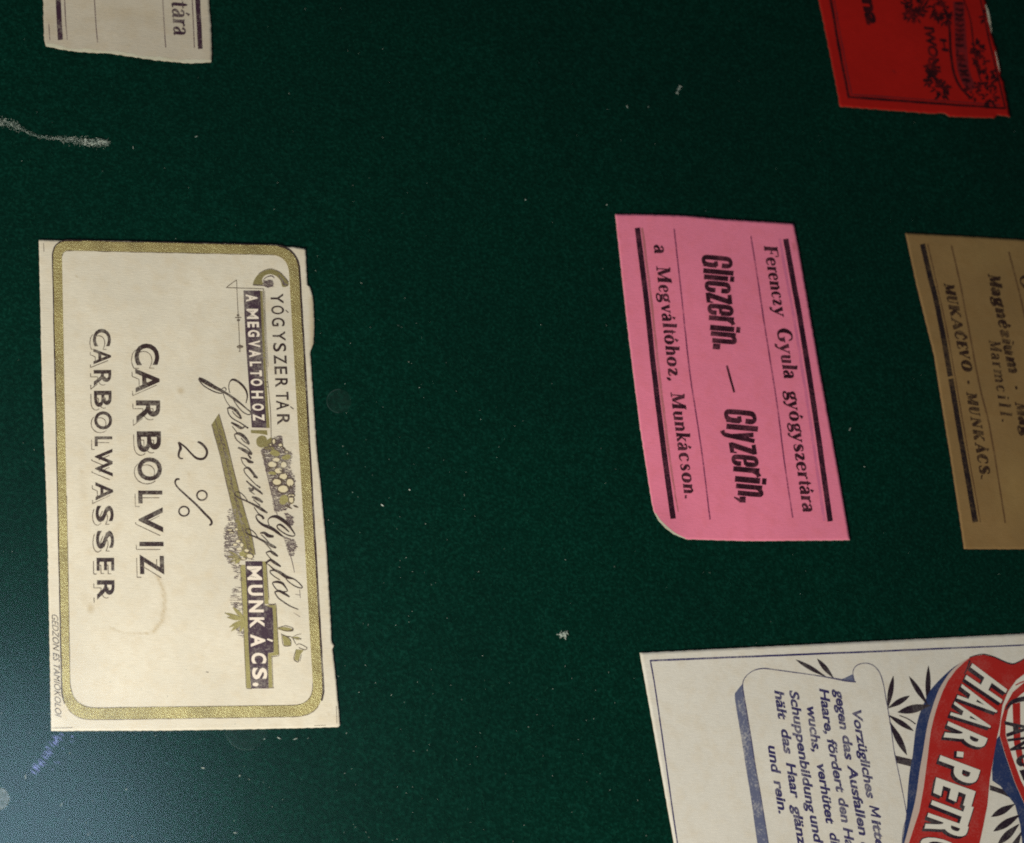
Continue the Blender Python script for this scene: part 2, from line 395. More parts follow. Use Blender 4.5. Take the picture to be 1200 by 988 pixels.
# heavy condensed grotesque
CON = {
 'G': (.36, [[(.29, .64, .13), (.29, .84, .13), (.24, .93, .11), (.18, .95, .1), (.1, .92, .12), (.065, .8, .13), (.065, .2, .13), (.1, .08, .12), (.18, .05, .1), (.25, .08, .12), (.295, .2, .13), (.295, .47, .13)], [(.17, .46, .1), (.33, .46, .1)], [(.33, .3, .05), (.33, .02, .05)]]),
 'l': (.13, [[(.065, 0, .13), (.065, 1, .13)]]), 'i': (.13, [[(.065, 0, .13), (.065, .8, .13)], [(.065, .86, .14), (.065, 1, .14)]]),
 'c': (.34, [[(.275, .52, .13), (.275, .7, .13), (.23, .77, .11), (.17, .79, .1), (.1, .76, .12), (.065, .66, .13), (.065, .18, .13), (.1, .08, .12), (.17, .05, .1), (.24, .08, .12), (.275, .18, .13), (.275, .33, .13)]]),
 'z': (.33, [[(.02, .775, .11), (.32, .775, .11)], [(.25, .76, .14), (.08, .07, .14)], [(.01, .055, .11), (.32, .055, .11)], [(.3, .02, .05), (.31, .2, .04)]]),
 'e': (.34, [[(.1, .42, .09), (.3, .42, .09)], [(.275, .42, .13), (.275, .68, .13), (.23, .77, .11), (.17, .79, .1), (.1, .76, .12), (.065, .66, .13), (.065, .18, .13), (.1, .08, .12), (.17, .05, .1), (.24, .08, .12), (.275, .16, .13), (.275, .28, .13)]]),
 'r': (.24, [[(.065, 0, .13), (.065, .83, .13)], [(.11, .62, .06), (.15, .75, .1), (.23, .79, .12)]]),
 'n': (.34, [[(.065, 0, .13), (.065, .83, .13)], [(.1, .66, .06), (.16, .76, .1), (.23, .77, .12), (.275, .68, .13), (.275, .02, .13)]]),
 'y': (.34, [[(.07, .83, .13), (.18, .12, .12)], [(.28, .83, .12), (.17, .02, .12), (.12, -.12, .11), (.02, -.16, .13)]]),
 ',': (.16, [[(.08, .24, .15), (.09, .04, .15)], [(.11, .05, .08), (.04, -.12, .03)]]), '.': (.16, [[(.08, .26, .15), (.08, .02, .15)]]),
}
def pen(pr, table, ch, y0, y1, base, cap, slope=0.0, weight=1.0):
    wd, strokes = table[ch]
    (xa, ya), (xb, yb) = base
    for s_ in strokes:
        out = []
        for x, y, w in s_:
            yy = y0 + (y1 - y0) * x / wd
            xx = xa + (xb - xa) * (yy - ya) / (yb - ya)
            # stems run along x here, hairlines along y: scale a stem by the box, the rest by the cap height
            kx = (y1 - y0) / wd; ww = w * (0.5 * kx + 0.5 * cap) * weight
            out.append((xx + y * cap, yy + slope * y * cap, ww))
        pr.stroke(out, n=3 if len(out) > 2 else 2)
def penline(pr, table, letters, base, cap, slope=0.0, weight=1.0):
    for ch, y0, y1 in letters: pen(pr, table, ch, y0, y1, base, cap, slope, weight)

# ------------------------------------------------------------------ sheets of paper
def resample(ch, n, closed=False):
    d = [0]
    for a, b in zip(ch, ch[1:]): d.append(d[-1] + math.hypot(b[0] - a[0], b[1] - a[1]))
    out = []; j = 0
    for i in range(n + 1):
        t = d[-1] * i / n
        while j < len(d) - 2 and d[j + 1] < t: j += 1
        u = (t - d[j]) / ((d[j + 1] - d[j]) or 1)
        out.append((ch[j][0] + (ch[j + 1][0] - ch[j][0]) * u, ch[j][1] + (ch[j + 1][1] - ch[j][1]) * u))
    return out

def sheet(parent, top, right, bottom, left, height, mat, core, step=3.0, stains=None, rough=0.35, thick=0.00016):
    """sheet of paper from its four edges (each listed left to right or top to bottom), with real thickness"""
    def ln(c): return sum(math.hypot(b[0] - a[0], b[1] - a[1]) for a, b in zip(c, c[1:]))
    nu = max(8, int(max(ln(top), ln(bottom)) / step)); nv = max(8, int(max(ln(left), ln(right)) / step))
    def rag(c, vert):
        out = []; p = rnd.uniform(0, 9)
        for i, (x, y) in enumerate(c):
            e = 0 if i in (0, len(c) - 1) else rough * (math.sin(i * 1.7 + p) * .4 + rnd.uniform(-.6, .6))
            out.append((x + (e if vert else 0), y + (0 if vert else e)))
        return out
    T = rag(resample(top, nu), 0); B = rag(resample(bottom, nu), 0); L = rag(resample(left, nv), 1); R = rag(resample(right, nv), 1)
    bm = bmesh.new(); g = {}; px = {}
    st_l = bm.verts.layers.float.new('stain')
    for j in range(nv + 1):
        for i in range(nu + 1):
            s_, t = i / nu, j / nv
            p = [(1 - t) * T[i][q] + t * B[i][q] + (1 - s_) * L[j][q] + s_ * R[j][q]
                 - ((1 - s_) * (1 - t) * T[0][q] + s_ * (1 - t) * T[nu][q] + (1 - s_) * t * B[0][q] + s_ * t * B[nu][q]) for q in (0, 1)]
            v = bm.verts.new(W(p[0], p[1], height(p[0], p[1]))); g[i, j] = v; px[v] = p
    if stains:
        for v, p in px.items(): v[st_l] = min(0.85, max(0, stains(p[0], p[1])))
    for j in range(nv):
        for i in range(nu): 
            f = bm.faces.new((g[i, j], g[i, j + 1], g[i + 1, j + 1], g[i + 1, j])); f.smooth = True
    rim = [g[i, 0] for i in range(nu + 1)] + [g[nu, j] for j in range(1, nv + 1)] + [g[i, nv] for i in range(nu - 1, -1, -1)] + [g[0, j] for j in range(nv - 1, 0, -1)]
    low = []
    for v in rim:
        q = bm.verts.new(v.co - Vector((0, 0, thick))); low.append(q)
    n = len(rim)
    for i in range(n):
        f = bm.faces.new((rim[i], rim[(i + 1) % n], low[(i + 1) % n], low[i])); f.material_index = 1
    me = bpy.data.meshes.new('paper_sheet'); bm.normal_update(); bm.to_mesh(me); bm.free()
    return link('paper_sheet', me, parent, [mat, core])

def seg(x, y, a, b):
    dx, dy = b[0] - a[0], b[1] - a[1]; t = max(0, min(1, ((x - a[0]) * dx + (y - a[1]) * dy) / (dx * dx + dy * dy)))
    return math.hypot(x - a[0] - dx * t, y - a[1] - dy * t)

# ------------------------------------------------------------------ felt
def felt():
    m, N, L, P = new_mat('green_felt')
    pos = geo(N)
    n1 = noise(N, L, 1500, 4, pos, .65); n2 = noise(N, L, 330, 4, pos); n3 = noise(N, L, 22, 3, pos)
    c1 = ramp(N, L, n1.outputs[0], [(0.27, (0.0006, 0.0120, 0.0070)), (0.50, (0.0011, 0.0225, 0.0138)), (0.74, (0.0045, 0.050, 0.034))]).outputs[0]
    c2 = mixc(N, L, ramp(N, L, n2.outputs[0], [(0.38, (.28, .28, .28)), (0.62, (0, 0, 0))]).outputs[0], c1, (0.0006, 0.010, 0.006))
    c3 = mixc(N, L, ramp(N, L, n3.outputs[0], [(0.4, (.25, .25, .25)), (0.65, (0, 0, 0))]).outputs[0], c2, (0.0018, 0.011, 0.0085))
    L.new(c3, P.inputs['Base Color']); P.inputs['Roughness'].default_value = 0.95
    P.inputs['Specular IOR Level'].default_value = 0.0
    
    bp = N.new('ShaderNodeBump'); bp.inputs['Strength'].default_value = 0.7; bp.inputs['Distance'].default_value = 0.0003
    L.new(n1.outputs[0], bp.inputs['Height']); L.new(bp.outputs[0], P.inputs['Normal'])
    bm = bmesh.new()
    n = 150; g = {}
    for j in range(n + 1):
        for i in range(n + 1):
            x, y = -0.30 + 0.70 * i / n, -0.30 + 0.66 * j / n
            g[i, j] = bm.verts.new((x, y, -0.0002 + 0.00012 * math.sin(x * 61 + 2 * math.sin(y * 37)) * math.sin(y * 53)))
    for j in range(n):
        for i in range(n): bm.faces.new((g[i, j], g[i + 1, j], g[i + 1, j + 1], g[i, j + 1])).smooth = True
    me = bpy.data.meshes.new('felt'); bm.to_mesh(me); bm.free()
    link('felt_surface', me, None, m, kind='structure')
    # loose wool fibres standing out of the felt
    mf, N, L, P = new_mat('wool_fibre')
    n4 = noise(N, L, 500, 2, geo(N))
    L.new(ramp(N, L, n4.outputs[0], [(0.35, (0.0014, 0.024, 0.0145)), (0.7, (0.008, 0.054, 0.035))]).outputs[0], P.inputs['Base Color'])
    P.inputs['Roughness'].default_value = 1.0; P.inputs['Specular IOR Level'].default_value = 0.0
    V = []; Fc = []
    for _ in range(42000):
        x = rnd.uniform(-60, 1260); y = rnd.uniform(-60, 1050); c = W(x, y, 0.0)
        a = rnd.uniform(0, 6.283); l = rnd.uniform(.0003, .0011); w = rnd.uniform(.00002, .00005); bnd = rnd.uniform(-.8, .8)
        b = len(V)
        for q in (0, .5, 1):
            aa = a + bnd * (q - .5)
            p = c + Vector((math.cos(aa), math.sin(aa), 0)) * l * (q - .5) + Vector((0, 0, -0.0001 + .00022 * math.sin(math.pi * q)))
            s_ = Vector((-math.sin(aa), math.cos(aa), 0)) * w * (1 - abs(q - .5))
            V += [p + s_, p - s_]
        Fc += [(b, b + 2, b + 3, b + 1), (b + 2, b + 4, b + 5, b + 3)]
    me = bpy.data.meshes.new('felt_fibres'); me.from_pydata(V, [], Fc)
    link('felt_fibres', me, None, mf, kind='stuff', label='short dark green wool fibres of the felt surface')
felt()

# ------------------------------------------------------------------ 1. cream CARBOLVIZ label
def h_cream(x, y):
    u = (x - 46) / 350; v = (y - 281) / 575
    return 0.00045 + 0.00018 * math.sin(u * 3.1 + .5) * math.sin(v * 4.2 + .4) + 0.00022 * max(0, .12 - v) / .12 + 0.0003 * max(0, v - .93) / .07 * max(0, .3 - u) + .0004 * max(0, u - .93) / .07 * max(0, .35 - abs(v - .25))
def stain_cream(x, y):
    s = 0.0
    d = math.hypot(x - 212, y - 458); s += .55 * max(0, 1 - d / 5.5)
    ring = [(184.8, 675.6), (191.4, 691), (193, 703), (192.6, 713.5), (189, 729), (180.3, 740), (172, 742.5), (164.7, 742), (144.7, 741.3), (129, 735.8)]
    for i, (a, b) in enumerate(zip(ring, ring[1:])):
        dd = seg(x, y, a, b); wd_ = 4.2 if i < 5 else 2.0
        s = max(s, (.55 if i < 6 else .42) * max(0, 1 - dd / wd_) * (0.75 + .35 * math.sin(x * .9 + y * .7)))
    s = max(s, .55 * max(0, 1 - math.hypot((x - 106) / 6, (y - 713) / 8)), .14 * max(0, 1 - math.hypot((x - 98) / 6, (y - 700) / 14)))
    s = max(s, .15 * max(0, 1 - math.hypot((x - 98) / 10, (y - 572) / 26)), .09 * max(0, 1 - math.hypot((x - 300) / 90, (y - 560) / 130)))
    s = max(s, .5 * max(0, 1 - seg(x, y, (366, 350), (366, 405)) / 5.5), .12 * max(0, 1 - seg(x, y, (330, 300), (350, 300)) / 20))
    s = max(s, .10 * max(0, 1 - abs(y - 286) / 12))
    for sx, sy, r in ((120, 326, 2), (139, 331, 2), (90, 324, 2), (177, 556, 1.6), (222, 556, 1.5), (96, 553, 3), (374, 652, 2.2), (386, 837, 1.8), (215, 808, 2)):
        s = max(s, .4 * max(0, 1 - math.hypot(x - sx, y - sy) / r))
    return s
def cream_label():
    t = thing('paper_label', 'large cream label in a rounded gold border reading CARBOLVIZ CARBOLWASSER 2 %', 'label', W(215, 570, 0), 'old pharmacy labels laid on the green felt')
    H = h_cream
    sheet(t, [(45.5, 281), (120, 283), (250, 286.5), (345, 289.5), (358, 291.5)],
          [(358, 291.5), (360, 334), (363.5, 336), (367, 350), (368.5, 380), (367.5, 403), (363.5, 412), (366, 450), (371, 525), (376, 570), (383, 648), (387.5, 728), (388.5, 752), (391.5, 756), (389.5, 760), (393, 790), (398.5, 850)],
          [(60, 856.5), (192, 856), (290, 854.5), (396, 852), (398.5, 850)],
          [(45.5, 281), (49.4, 454), (54.3, 580), (56, 638), (60, 856.5)], H, MT['cream'], MT['core'], 2.6, stain_cream, .35)
    def P(): return Print(H)
    # gold border: outer and inner chains, clockwise from the left of the top edge
    def rr(TL, TR, BR, BL, r, n=7):
        C = [TL, TR, BR, BL]; out = []
        for i in range(4):
            p = C[i]; a = C[i - 1]; b = C[(i + 1) % 4]; q = r[i]
            da = Vector((a[0] - p[0], a[1] - p[1])).normalized() * q; db = Vector((b[0] - p[0], b[1] - p[1])).normalized() * q
            A = Vector(p) + da; B = Vector(p) + db
            for j in range(n + 1):
                s_ = j / n; out.append(tuple(A * (1 - s_) ** 2 + Vector(p) * 2 * s_ * (1 - s_) + B * s_ ** 2))
            nx = C[(i + 1) % 4]; dn = Vector((nx[0] - p[0], nx[1] - p[1])); L_ = dn.length; e = Vector(nx) - dn.normalized() * r[(i + 1) % 4]
            for j in range(1, 16): s_ = j / 16; out.append(tuple(B * (1 - s_) + e * s_))
        out.append(out[0]); return out
    outer = rr((61.5, 281.5), (348.5, 288.2), (380, 839.5), (73.5, 844), (20, 30, 36, 38))
    inner = rr((72.5, 293.3), (337.5, 298.8), (368, 826.3), (82.5, 830), (9, 22, 26, 32))
    p = P(); jo = [(a + rnd.uniform(-.25, .25), b + rnd.uniform(-.2, .2)) for a, b in outer]; p.strip(jo, inner, 2); p.build('border', MT['gold'], t)
    p = P(); m = len(outer)
    # dark keyline: outside on the top and both sides, inside along the bottom
    cen = lambda a, d: (a[0] + (-d if a[0] < 215 else d), a[1] + (-d if a[1] < 300 else (d if a[1] > 825 else 0)))
    kl = [(a[0] + (-.9 if a[0] < 215 else 1.3) * (1 if 300 < a[1] < 840 else .4), a[1] - (.9 if a[1] < 300 else 0)) for a in outer]
    i0 = max(range(m), key=lambda i: kl[i][1] * (1 if kl[i][0] > 215 else 0) - abs(kl[i][0] - 372) * 2)
    right = [q for q in outer[:-1] if q[0] > 215 and q[1] < 826]; left = [q for q in outer[:-1] if q[0] < 100 and q[1] < 830]
    right.sort(key=lambda q: q[1] + q[0] * .25 - 300); left.sort(key=lambda q: q[1] - q[0] * .25)
    tops = sorted([q for q in outer if q[1] < 292], key=lambda q: q[0])
    p.stroke([(q[0], q[1] - .3, 1.2) for q in tops], n=2, jit=.15)
    p.stroke([(q[0] + .9, q[1], 2.3) for q in right if q[1] > 288], n=2, jit=.2)
    p.stroke([(q[0] - .4, q[1], 1.5) for q in left], n=2, jit=.2)
    p.build('border_line', MT['ink_cream'], t)
    p = P(); low = [q for q in inner[:-1] if q[1] > 795]
    low.sort(key=lambda q: math.atan2(q[0] - 220, q[1] - 700))
    p.stroke([(q[0], q[1], .95) for q in low], n=2)
    bo = [q for q in outer[:-1] if q[1] > 826]; bo.sort(key=lambda q: math.atan2(q[0] - 220, q[1] - 700))
    p.stroke([(q[0], q[1] + .2, .7) for q in bo], n=2, jit=.25)
    li = [q for q in inner[:-1] if q[0] < 90 and 560 < q[1] < 815]; li.sort(key=lambda q: q[1]); p.stroke([(q[0] + .3, q[1], .6) for q in li], n=2, jit=.2)
    ti = [q for q in inner[:-1] if q[1] < 300]; ti.sort(key=lambda q: q[0]); p.stroke([(q[0], q[1] + .4, .6) for q in ti], n=2, jit=.3)
    p.stroke([(61, 853.4), (85, 852.7)], .6); p.stroke([(51, 285), (51.5, 295)], .6); p.stroke([(368, 850.5), (382, 850)], .5); p.stroke([(394, 827), (394.8, 848)], .6)
    p.stroke([(241.5, 787.5), (244.5, 787.9)], .8)
    p.build('trim_line', MT['ink_grey'], t, kind='stuff')
    # CARBOLVIZ
    ol = P()
    b = ((157.6, 402), (164.2, 673)); p = P()
    for ch, y0, y1 in (('C', 402.6, 428), ('A', 432, 460), ('R', 469.3, 495), ('B', 505.5, 530), ('O', 536, 563.5), ('L', 575, 590), ('V', 594.5, 624), ('I', 635, 640.2), ('Z', 650, 673.5)):
        boxed(p, ch, y0, y1, b, 28.3, .019, outline=ol)
    p.build('lettering', MT['ink_cream'], t, label='large shaded capitals CARBOLVIZ')
    b = ((108.9, 385), (113.8, 703)); p = P()
    for ch, y0, y1 in (('C', 385.4, 406), ('A', 408.7, 427), ('R', 433.6, 452.5), ('B', 458, 477), ('O', 482, 503.5), ('L', 511.5, 523), ('W', 526, 558.5), ('A', 565, 586.5), ('S', 592.6, 612), ('S', 622, 643.5), ('E', 653.8, 669), ('R', 680, 703)):
        boxed(p, ch, y0, y1, b, 20.6, .017, outline=ol)
    p.build('lettering', MT['ink_cream'], t, label='smaller shaded capitals CARBOLWASSER')
    ol.build('letter_shading', MT['ink_grey'], t, kind='stuff')
    # 2 %
    p = P()
    p.stroke([(231.5, 517.8, 2.16), (235.5, 519.5, 2.97), (240.5, 524.5, 2.97), (242.6, 530, 2.84), (240.8, 535.5, 2.70), (236.5, 538, 2.97), (230, 536.8, 2.70), (224, 531.5, 2.16), (217, 524, 2.16), (209.3, 518.3, 2.03)])
    p.stroke([(209, 518.2, 1.89), (211.6, 525, 3.51), (209.8, 530, 2.70), (209.3, 534.5, 2.43), (211, 537, 1.89), (214.5, 537.5, 1.35)])
    p.stroke([(210.5, 561.5, 1.89), (206.8, 561.8, 2.43), (205.2, 565.5, 2.03), (208, 571, 1.89), (218, 580.5, 2.16), (230, 591.5, 2.43), (240, 602, 2.70), (246.8, 609, 2.56), (248, 613.5, 2.56), (245.3, 615.6, 2.16)])
    p.ring(215.6, 599.2, 5.9, 5.5, 2.0); p.ring(236.6, 580.6, 5.9, 5.6, 2.0)
    p.build('lettering', MT['ink_cream'], t, label='fine script 2 %')
    # GYOGYSZERTAR
    b = ((316.8, 345), (325, 498)); p = P()
    for ch, y0, y1 in (('Y', 343.8, 355.8), ('O', 358.2, 368.5), ('G', 372.4, 382.5), ('Y', 388, 399.5), ('S', 402, 412.3), ('Z', 416, 426.5), ('E', 429.5, 438.8), ('R', 443.3, 454), ('T', 459.2, 468.8), ('A', 469.6, 480.5), ('R', 485.5, 498)):
        boxed(p, ch, y0, y1, b, 15.0, .014)
    p.stroke([(334.5, 363.3, 1), (338, 366.5, 1.2)]); p.stroke([(340, 476.5, 1), (344, 479.5, 1.2)])
    p.build('lettering', MT['ink_cream'], t, label='narrow capitals YÓGYSZERTÁR after the gilt initial')
    # gilt G
    p = P()
    p.poly([(296.2, 333.6), (298, 327.8), (303, 321.3), (311, 316.9), (318.3, 315.7), (327.2, 319), (332.9, 324.6), (337.9, 330.6), (337.6, 335), (331.3, 336.3), (328.8, 329.4), (324, 323.8), (316.7, 321.3), (310.4, 323), (307, 328), (307.6, 333.8)], 3)
    p.build('initial', MT['olive'], t, label='gilt crescent initial G', )
    p = P()
    p.stroke([(296.3, 333.9, 1.4), (303, 334.2, 1.6), (309, 334.8, 1.3), (315, 337, 1.5)])
    p.stroke([(308, 329, .7), (312, 325, 1.2), (318.5, 323.4, 1.6), (321.5, 326, 1.2)]); p.stroke([(326, 322, 1), (330.5, 328, 1.6), (333, 333, 2.6), (337, 334, 2)])
    p.stroke([(303, 320.6, .5), (311, 316.3, .7), (318.3, 315.2, .7), (327.2, 318.5, .7), (333.5, 324.6, .8), (338.2, 330.6, .9)])
    p.hatch([(309, 329), (319, 327.5), (320.5, 331), (320.5, 336.8), (314, 336.5), (308, 333)], .8, .8, 1, .3)
    p.build('initial_shading', MT['hatch'], t)
    # bar A MEGVALTOHOZ
    p = P(); p.strip([(285.2, 340.5), (288, 400), (291.5, 450), (295, 501)], [(305, 340.5), (307.3, 400), (309.6, 450), (312.3, 501.5)], 4)
    p.build('text_bar', MT['ink_bar'], t)
    p = P(); p.strip([(305, 341), (307.4, 400), (309.8, 450), (312.4, 501.5)], [(307.7, 341), (310.2, 400), (312.6, 450), (316, 501.5)], 4)
    p.poly([(293.8, 504), (312.8, 504.3), (313.5, 510), (306, 508.5), (294.2, 507.5)]); p.ell(306.8, 517.5, 6.8, 7.2, 0, 16, .06); p.poly([(306, 521), (318, 512), (322, 527), (312, 529)])
    p.build('gilt_edge', MT['olive'], t)
    p = Print(H, .00007); b = ((288.1, 349), (296.3, 489))
    for ch, y0, y1 in (('A', 345, 353.5), ('M', 362, 373.8), ('E', 377.2, 383.8), ('G', 386.7, 394.8), ('V', 398.8, 407), ('A', 410.2, 418.8), ('L', 423.8, 429.3), ('T', 434, 441), ('O', 443.8, 452.3), ('H', 458, 467), ('O', 473, 481.3), ('Z', 485.2, 493.3)):
        boxed(p, ch, y0, y1, b, 13.6, .035)
    p.build('lettering', MT['light'], t, label='pale capitals A MEGVALTOHOZ on the dark bar')
    p = P()
    p.stroke([(264.9, 337), (285, 337.7), (308.7, 338.4)], .9); p.stroke([(308.7, 338.4), (310.2, 380), (313, 438), (316.8, 480), (317.8, 514)], .9)
    p.stroke([(310.3, 341), (311.5, 380), (314.2, 430)], .5)
    p.stroke([(265.8, 336.6), (271, 332.4), (277.2, 328.2)], .9); p.stroke([(277.2, 328.2), (277.9, 345), (279, 368), (280.2, 390), (280.5, 403)], .8)
    p.stroke([(275.2, 372.3, .9), (279.3, 372.1, 1.5), (283, 372.3, .9)]); p.ell(279, 369.5, 1.7, 1.2); p.ell(279.4, 375.2, 2, 1.4)
    p.ell(281.2, 406.4, 4.1, 2, 0, 8); p.stroke([(280.9, 403.2), (281.1, 412)], 1.1); p.ell(280.8, 411.8, 1.3, .8)
    for yy in (413.5, 419, 447.5, 453): p.stroke([(308.3 + (yy - 413) * .06, yy, .9), (311.5 + (yy - 413) * .06, yy + .4, 1)])
    p.build('fine_line', MT['ink_grey'], t)
    # ribbon behind the signature
    p = P(); A = [(248, 497.6), (253, 516.5), (257.8, 533.5), (265, 565), (270, 586), (274.4, 606), (277, 622), (282, 640), (286, 656)]
    B = [(256.3, 484.9), (262.5, 506), (267, 523), (272.6, 547), (278.5, 570), (284, 590), (289.8, 610), (294.7, 627), (299, 650)]
    p.strip(A, B, 4); p.build('ribbon', MT['olive'], t)
    p = P()
    for i in range(330):
        s_ = rnd.uniform(.04, 1); j = min(7, int(s_ * 8)); f_ = s_ * 8 - j
        a = [A[j][q] + (A[j + 1][q] - A[j][q]) * f_ for q in (0, 1)]; b_ = [B[j][q] + (B[j + 1][q] - B[j][q]) * f_ for q in (0, 1)]
        q0 = rnd.uniform(.45, .9) if rnd.random() < .7 else rnd.uniform(0, .3); q1 = q0 + rnd.uniform(.1, .3)
        p.stroke([(a[0] + (b_[0] - a[0]) * q0, a[1] + (b_[1] - a[1]) * q0 * .2 + 0), (a[0] + (b_[0] - a[0]) * min(1, q1), a[1] + .4)], rnd.uniform(.3, .6), n=1)
    for L_, k1, k2, wd_ in ((A, 0, .05, .8), (A, .5, .5, .6)):
        p.stroke([(a[0] + (b_[0] - a[0]) * k1, a[1] + (b_[1] - a[1]) * k1, wd_) for a, b_ in zip(A, B)], n=3, jit=.2)
    p.stroke([(x + .2, y, .8) for x, y in B], n=3)
    for poly in ([(268, 598), (275, 594), (280, 640), (276, 660), (264, 640), (266, 618)], [(264, 618), (276, 616), (284, 656), (270, 662), (264, 650)], [(272, 660), (281, 658), (283, 680), (276, 678)], [(274, 690), (283, 684), (284, 716), (276, 714), (270, 707)], [(276, 734), (284, 732), (285, 748), (281, 745)]):
        p.hatch(poly, .9, .6, .62, 2.2)
    for poly in ([(306, 528), (320, 516), (330, 512), (331, 528), (342, 530), (340, 548), (345, 560), (346, 572), (340, 592), (334, 598), (322, 600), (318, 574), (312, 550)],
                 [(318, 512), (330, 510), (331, 522), (320, 524)], [(333, 600), (343, 604), (344, 616), (338, 616)], [(333, 629), (344, 632), (348, 640), (343, 652), (339, 651)]):
        p.hatch(poly, .75, .75, .85, 1.6)
    p.stroke([(340, 650, .8), (343, 661, .9), (345, 671, .6)]); p.stroke([(307, 528, .8), (315, 565, .9), (325, 604, .8)])
    p.stroke([(346, 696.5, .5), (351.5, 697.5, .6)]); p.stroke([(351, 691, .5), (352, 701, .6)]); p.stroke([(344, 718, .4), (351.5, 722.8, .6)])
    p.build('hatching', MT['hatch'], t)
    # banner MUNKACS
    p = P(); p.poly([(287.4, 657.7), (307.6, 657.7), (309.7, 704), (310.3, 709.5), (315.5, 710), (319.3, 712.5), (320.2, 725), (320.8, 764.3), (314, 765.5), (314.8, 807), (294.2, 807), (290.4, 740), (289.4, 700)])
    p.build('text_bar', MT['ink_bar'], t, sub=20)
    p = P(); p.strip([(281.8, 662), (283.4, 690), (285.4, 725), (287, 765), (289, 807)], [(287.3, 662), (289.2, 690), (290.3, 725), (292, 765), (294, 807)], 4)
    p.strip([(307.8, 658), (309, 684), (310.2, 708)], [(311.5, 658), (313.2, 684), (314.8, 708)], 4)
    p.poly([(310.4, 709.3), (323.2, 709.3), (324.5, 730), (326.6, 767.5), (318, 768.5), (319.3, 806), (314.9, 806), (314.2, 765.8), (320.9, 764.6), (320.3, 725), (319.4, 712.3)])
    p.build('gilt_edge', MT['yellow'], t, sub=20)
    p = Print(H, .00007); b = ((289.6, 671), (296.2, 800))
    for ch, y0, y1 in (('M', 663.6, 679.8), ('U', 685.4, 698), ('N', 703.6, 717.6), ('K', 723.5, 735.8), ('A', 743.4, 758), ('C', 765, 777.6), ('S', 782.6, 796.2)):
        boxed(p, ch, y0, y1, b, 17.2, .036)
    p.stroke([(313.2, 749, 1.6), (319.6, 751.3, 2.4)]); p.ell(299.4, 802.1, 3.5, 2.2)
    p.build('lettering', MT['light'], t, label='pale capitals MUNKÁCS. on the stepped banner')
    p = P()
    p.stroke([(311.9, 658), (313.8, 684), (315.2, 703)], .8); p.stroke([(314.5, 708, 1.6), (319, 708.8, 1.8), (323.2, 707.6, 1.5)]); p.stroke([(323.6, 708.5), (325, 735), (327, 768.5)], .9)
    p.stroke([(327, 768.6), (318, 769.6)], 1); p.stroke([(318.8, 770), (320, 806)], .7); p.stroke([(313.8, 806.6), (321, 806)], .9); p.stroke([(289, 806.9), (295, 807.3)], .9)
    p.stroke([(281.4, 664), (283, 690), (284.8, 725), (286.6, 765), (288.4, 806)], .6)
    p.build('banner_outline', MT['ink_grey'], t)
    # petals and leaves
    PT = [(300 + x / 14.11, 500 + y / 14.11, rx / 14.11, ry / 14.11) for x, y, rx, ry in ((270, 625, 75, 52), (335, 550, 62, 40), (458, 632, 55, 55), (375, 728, 68, 50), (450, 825, 72, 52), (345, 915, 78, 55), (562, 925, 60, 68), (295, 245, 30, 45), (403, 305, 36, 30), (240, 300, 24, 18), (505, 420, 35, 18))]
    PT += [(270 + x / 12.35, 550 + y / 12.35, rx / 12.35, ry / 12.35) for x, y, rx, ry in ((762, 285, 78, 55), (880, 380, 50, 20), (880, 440, 38, 50))]
    PT += [(255 + x / 12.35, 590 + y / 12.35, rx / 12.35, ry / 12.35) for x, y, rx, ry in ((300, 545, 38, 20), (255, 595, 36, 18), (348, 600, 25, 32), (312, 660, 46, 22), (422, 685, 36, 24), (470, 765, 46, 34), (375, 803, 40, 16), (178, 385, 42, 14), (272, 375, 25, 18), (205, 425, 34, 12))]
    p = Print(H, .00007)
    for cx, cy, rx, ry in PT: p.ell(cx, cy, rx * 1.05, ry * 1.05, rnd.uniform(-.3, .5), 6, .14)
    p.build('petal_cluster', MT['petal'], t)
    p = Print(H, .00007)
    p.ell(322, 531, 6, 3.6, .3, 10, .1); p.ell(335.5, 535.8, 5.5, 3, -.2, 10, .1); p.ell(319, 554.5, 5, 2, .1, 10, .1); p.ell(332.5, 585.5, 5, 6, .6, 10, .1); p.ell(340, 587, 5, 3, .6, 10, .1)
    p.ell(284.5, 649, 4, 3, 0, 10, .1)
    for x1, y1 in ((268, 646), (267, 652), (270, 658), (275, 661)): p.leaf(283, 655, x1, y1, 2.6)
    for x1, y1, w in ((272.8, 711.5, 4), (263.3, 718.2, 3.4), (266, 723.4, 4), (268.6, 735, 4), (271, 739.5, 4.5), (281, 741, 4), (276, 713, 3)): p.leaf(287, 726, x1, y1, w)
    p.leaf(324, 736.5, 343, 738, 4.5); p.poly([(330.5, 745), (333, 756.5), (341, 756.5), (340, 750), (335, 745.5)]); p.leaf(342.5, 747, 353, 749, 3.5); p.poly([(347, 761), (345, 773), (350, 775), (352, 767), (356, 762)])
    p.build('leaf_cluster', MT['yellow'], t)
    p = Print(H, .000085)
    for cx, cy, rx, ry in PT[:14]: 
        a0 = rnd.uniform(0, 6); p.stroke([(cx + rx * 1.04 * math.cos(a), cy + ry * 1.04 * math.sin(a), rnd.uniform(.7, 1.9)) for a in [a0 + i * .55 for i in range(12)]], n=2)
    for cx, cy, rx, ry in PT[14:]:
        a0 = rnd.uniform(0, 6); p.stroke([(cx + rx * 1.04 * math.cos(a), cy + ry * 1.04 * math.sin(a), rnd.uniform(.5, 1.3)) for a in [a0 + i * .55 for i in range(10)]], n=2)
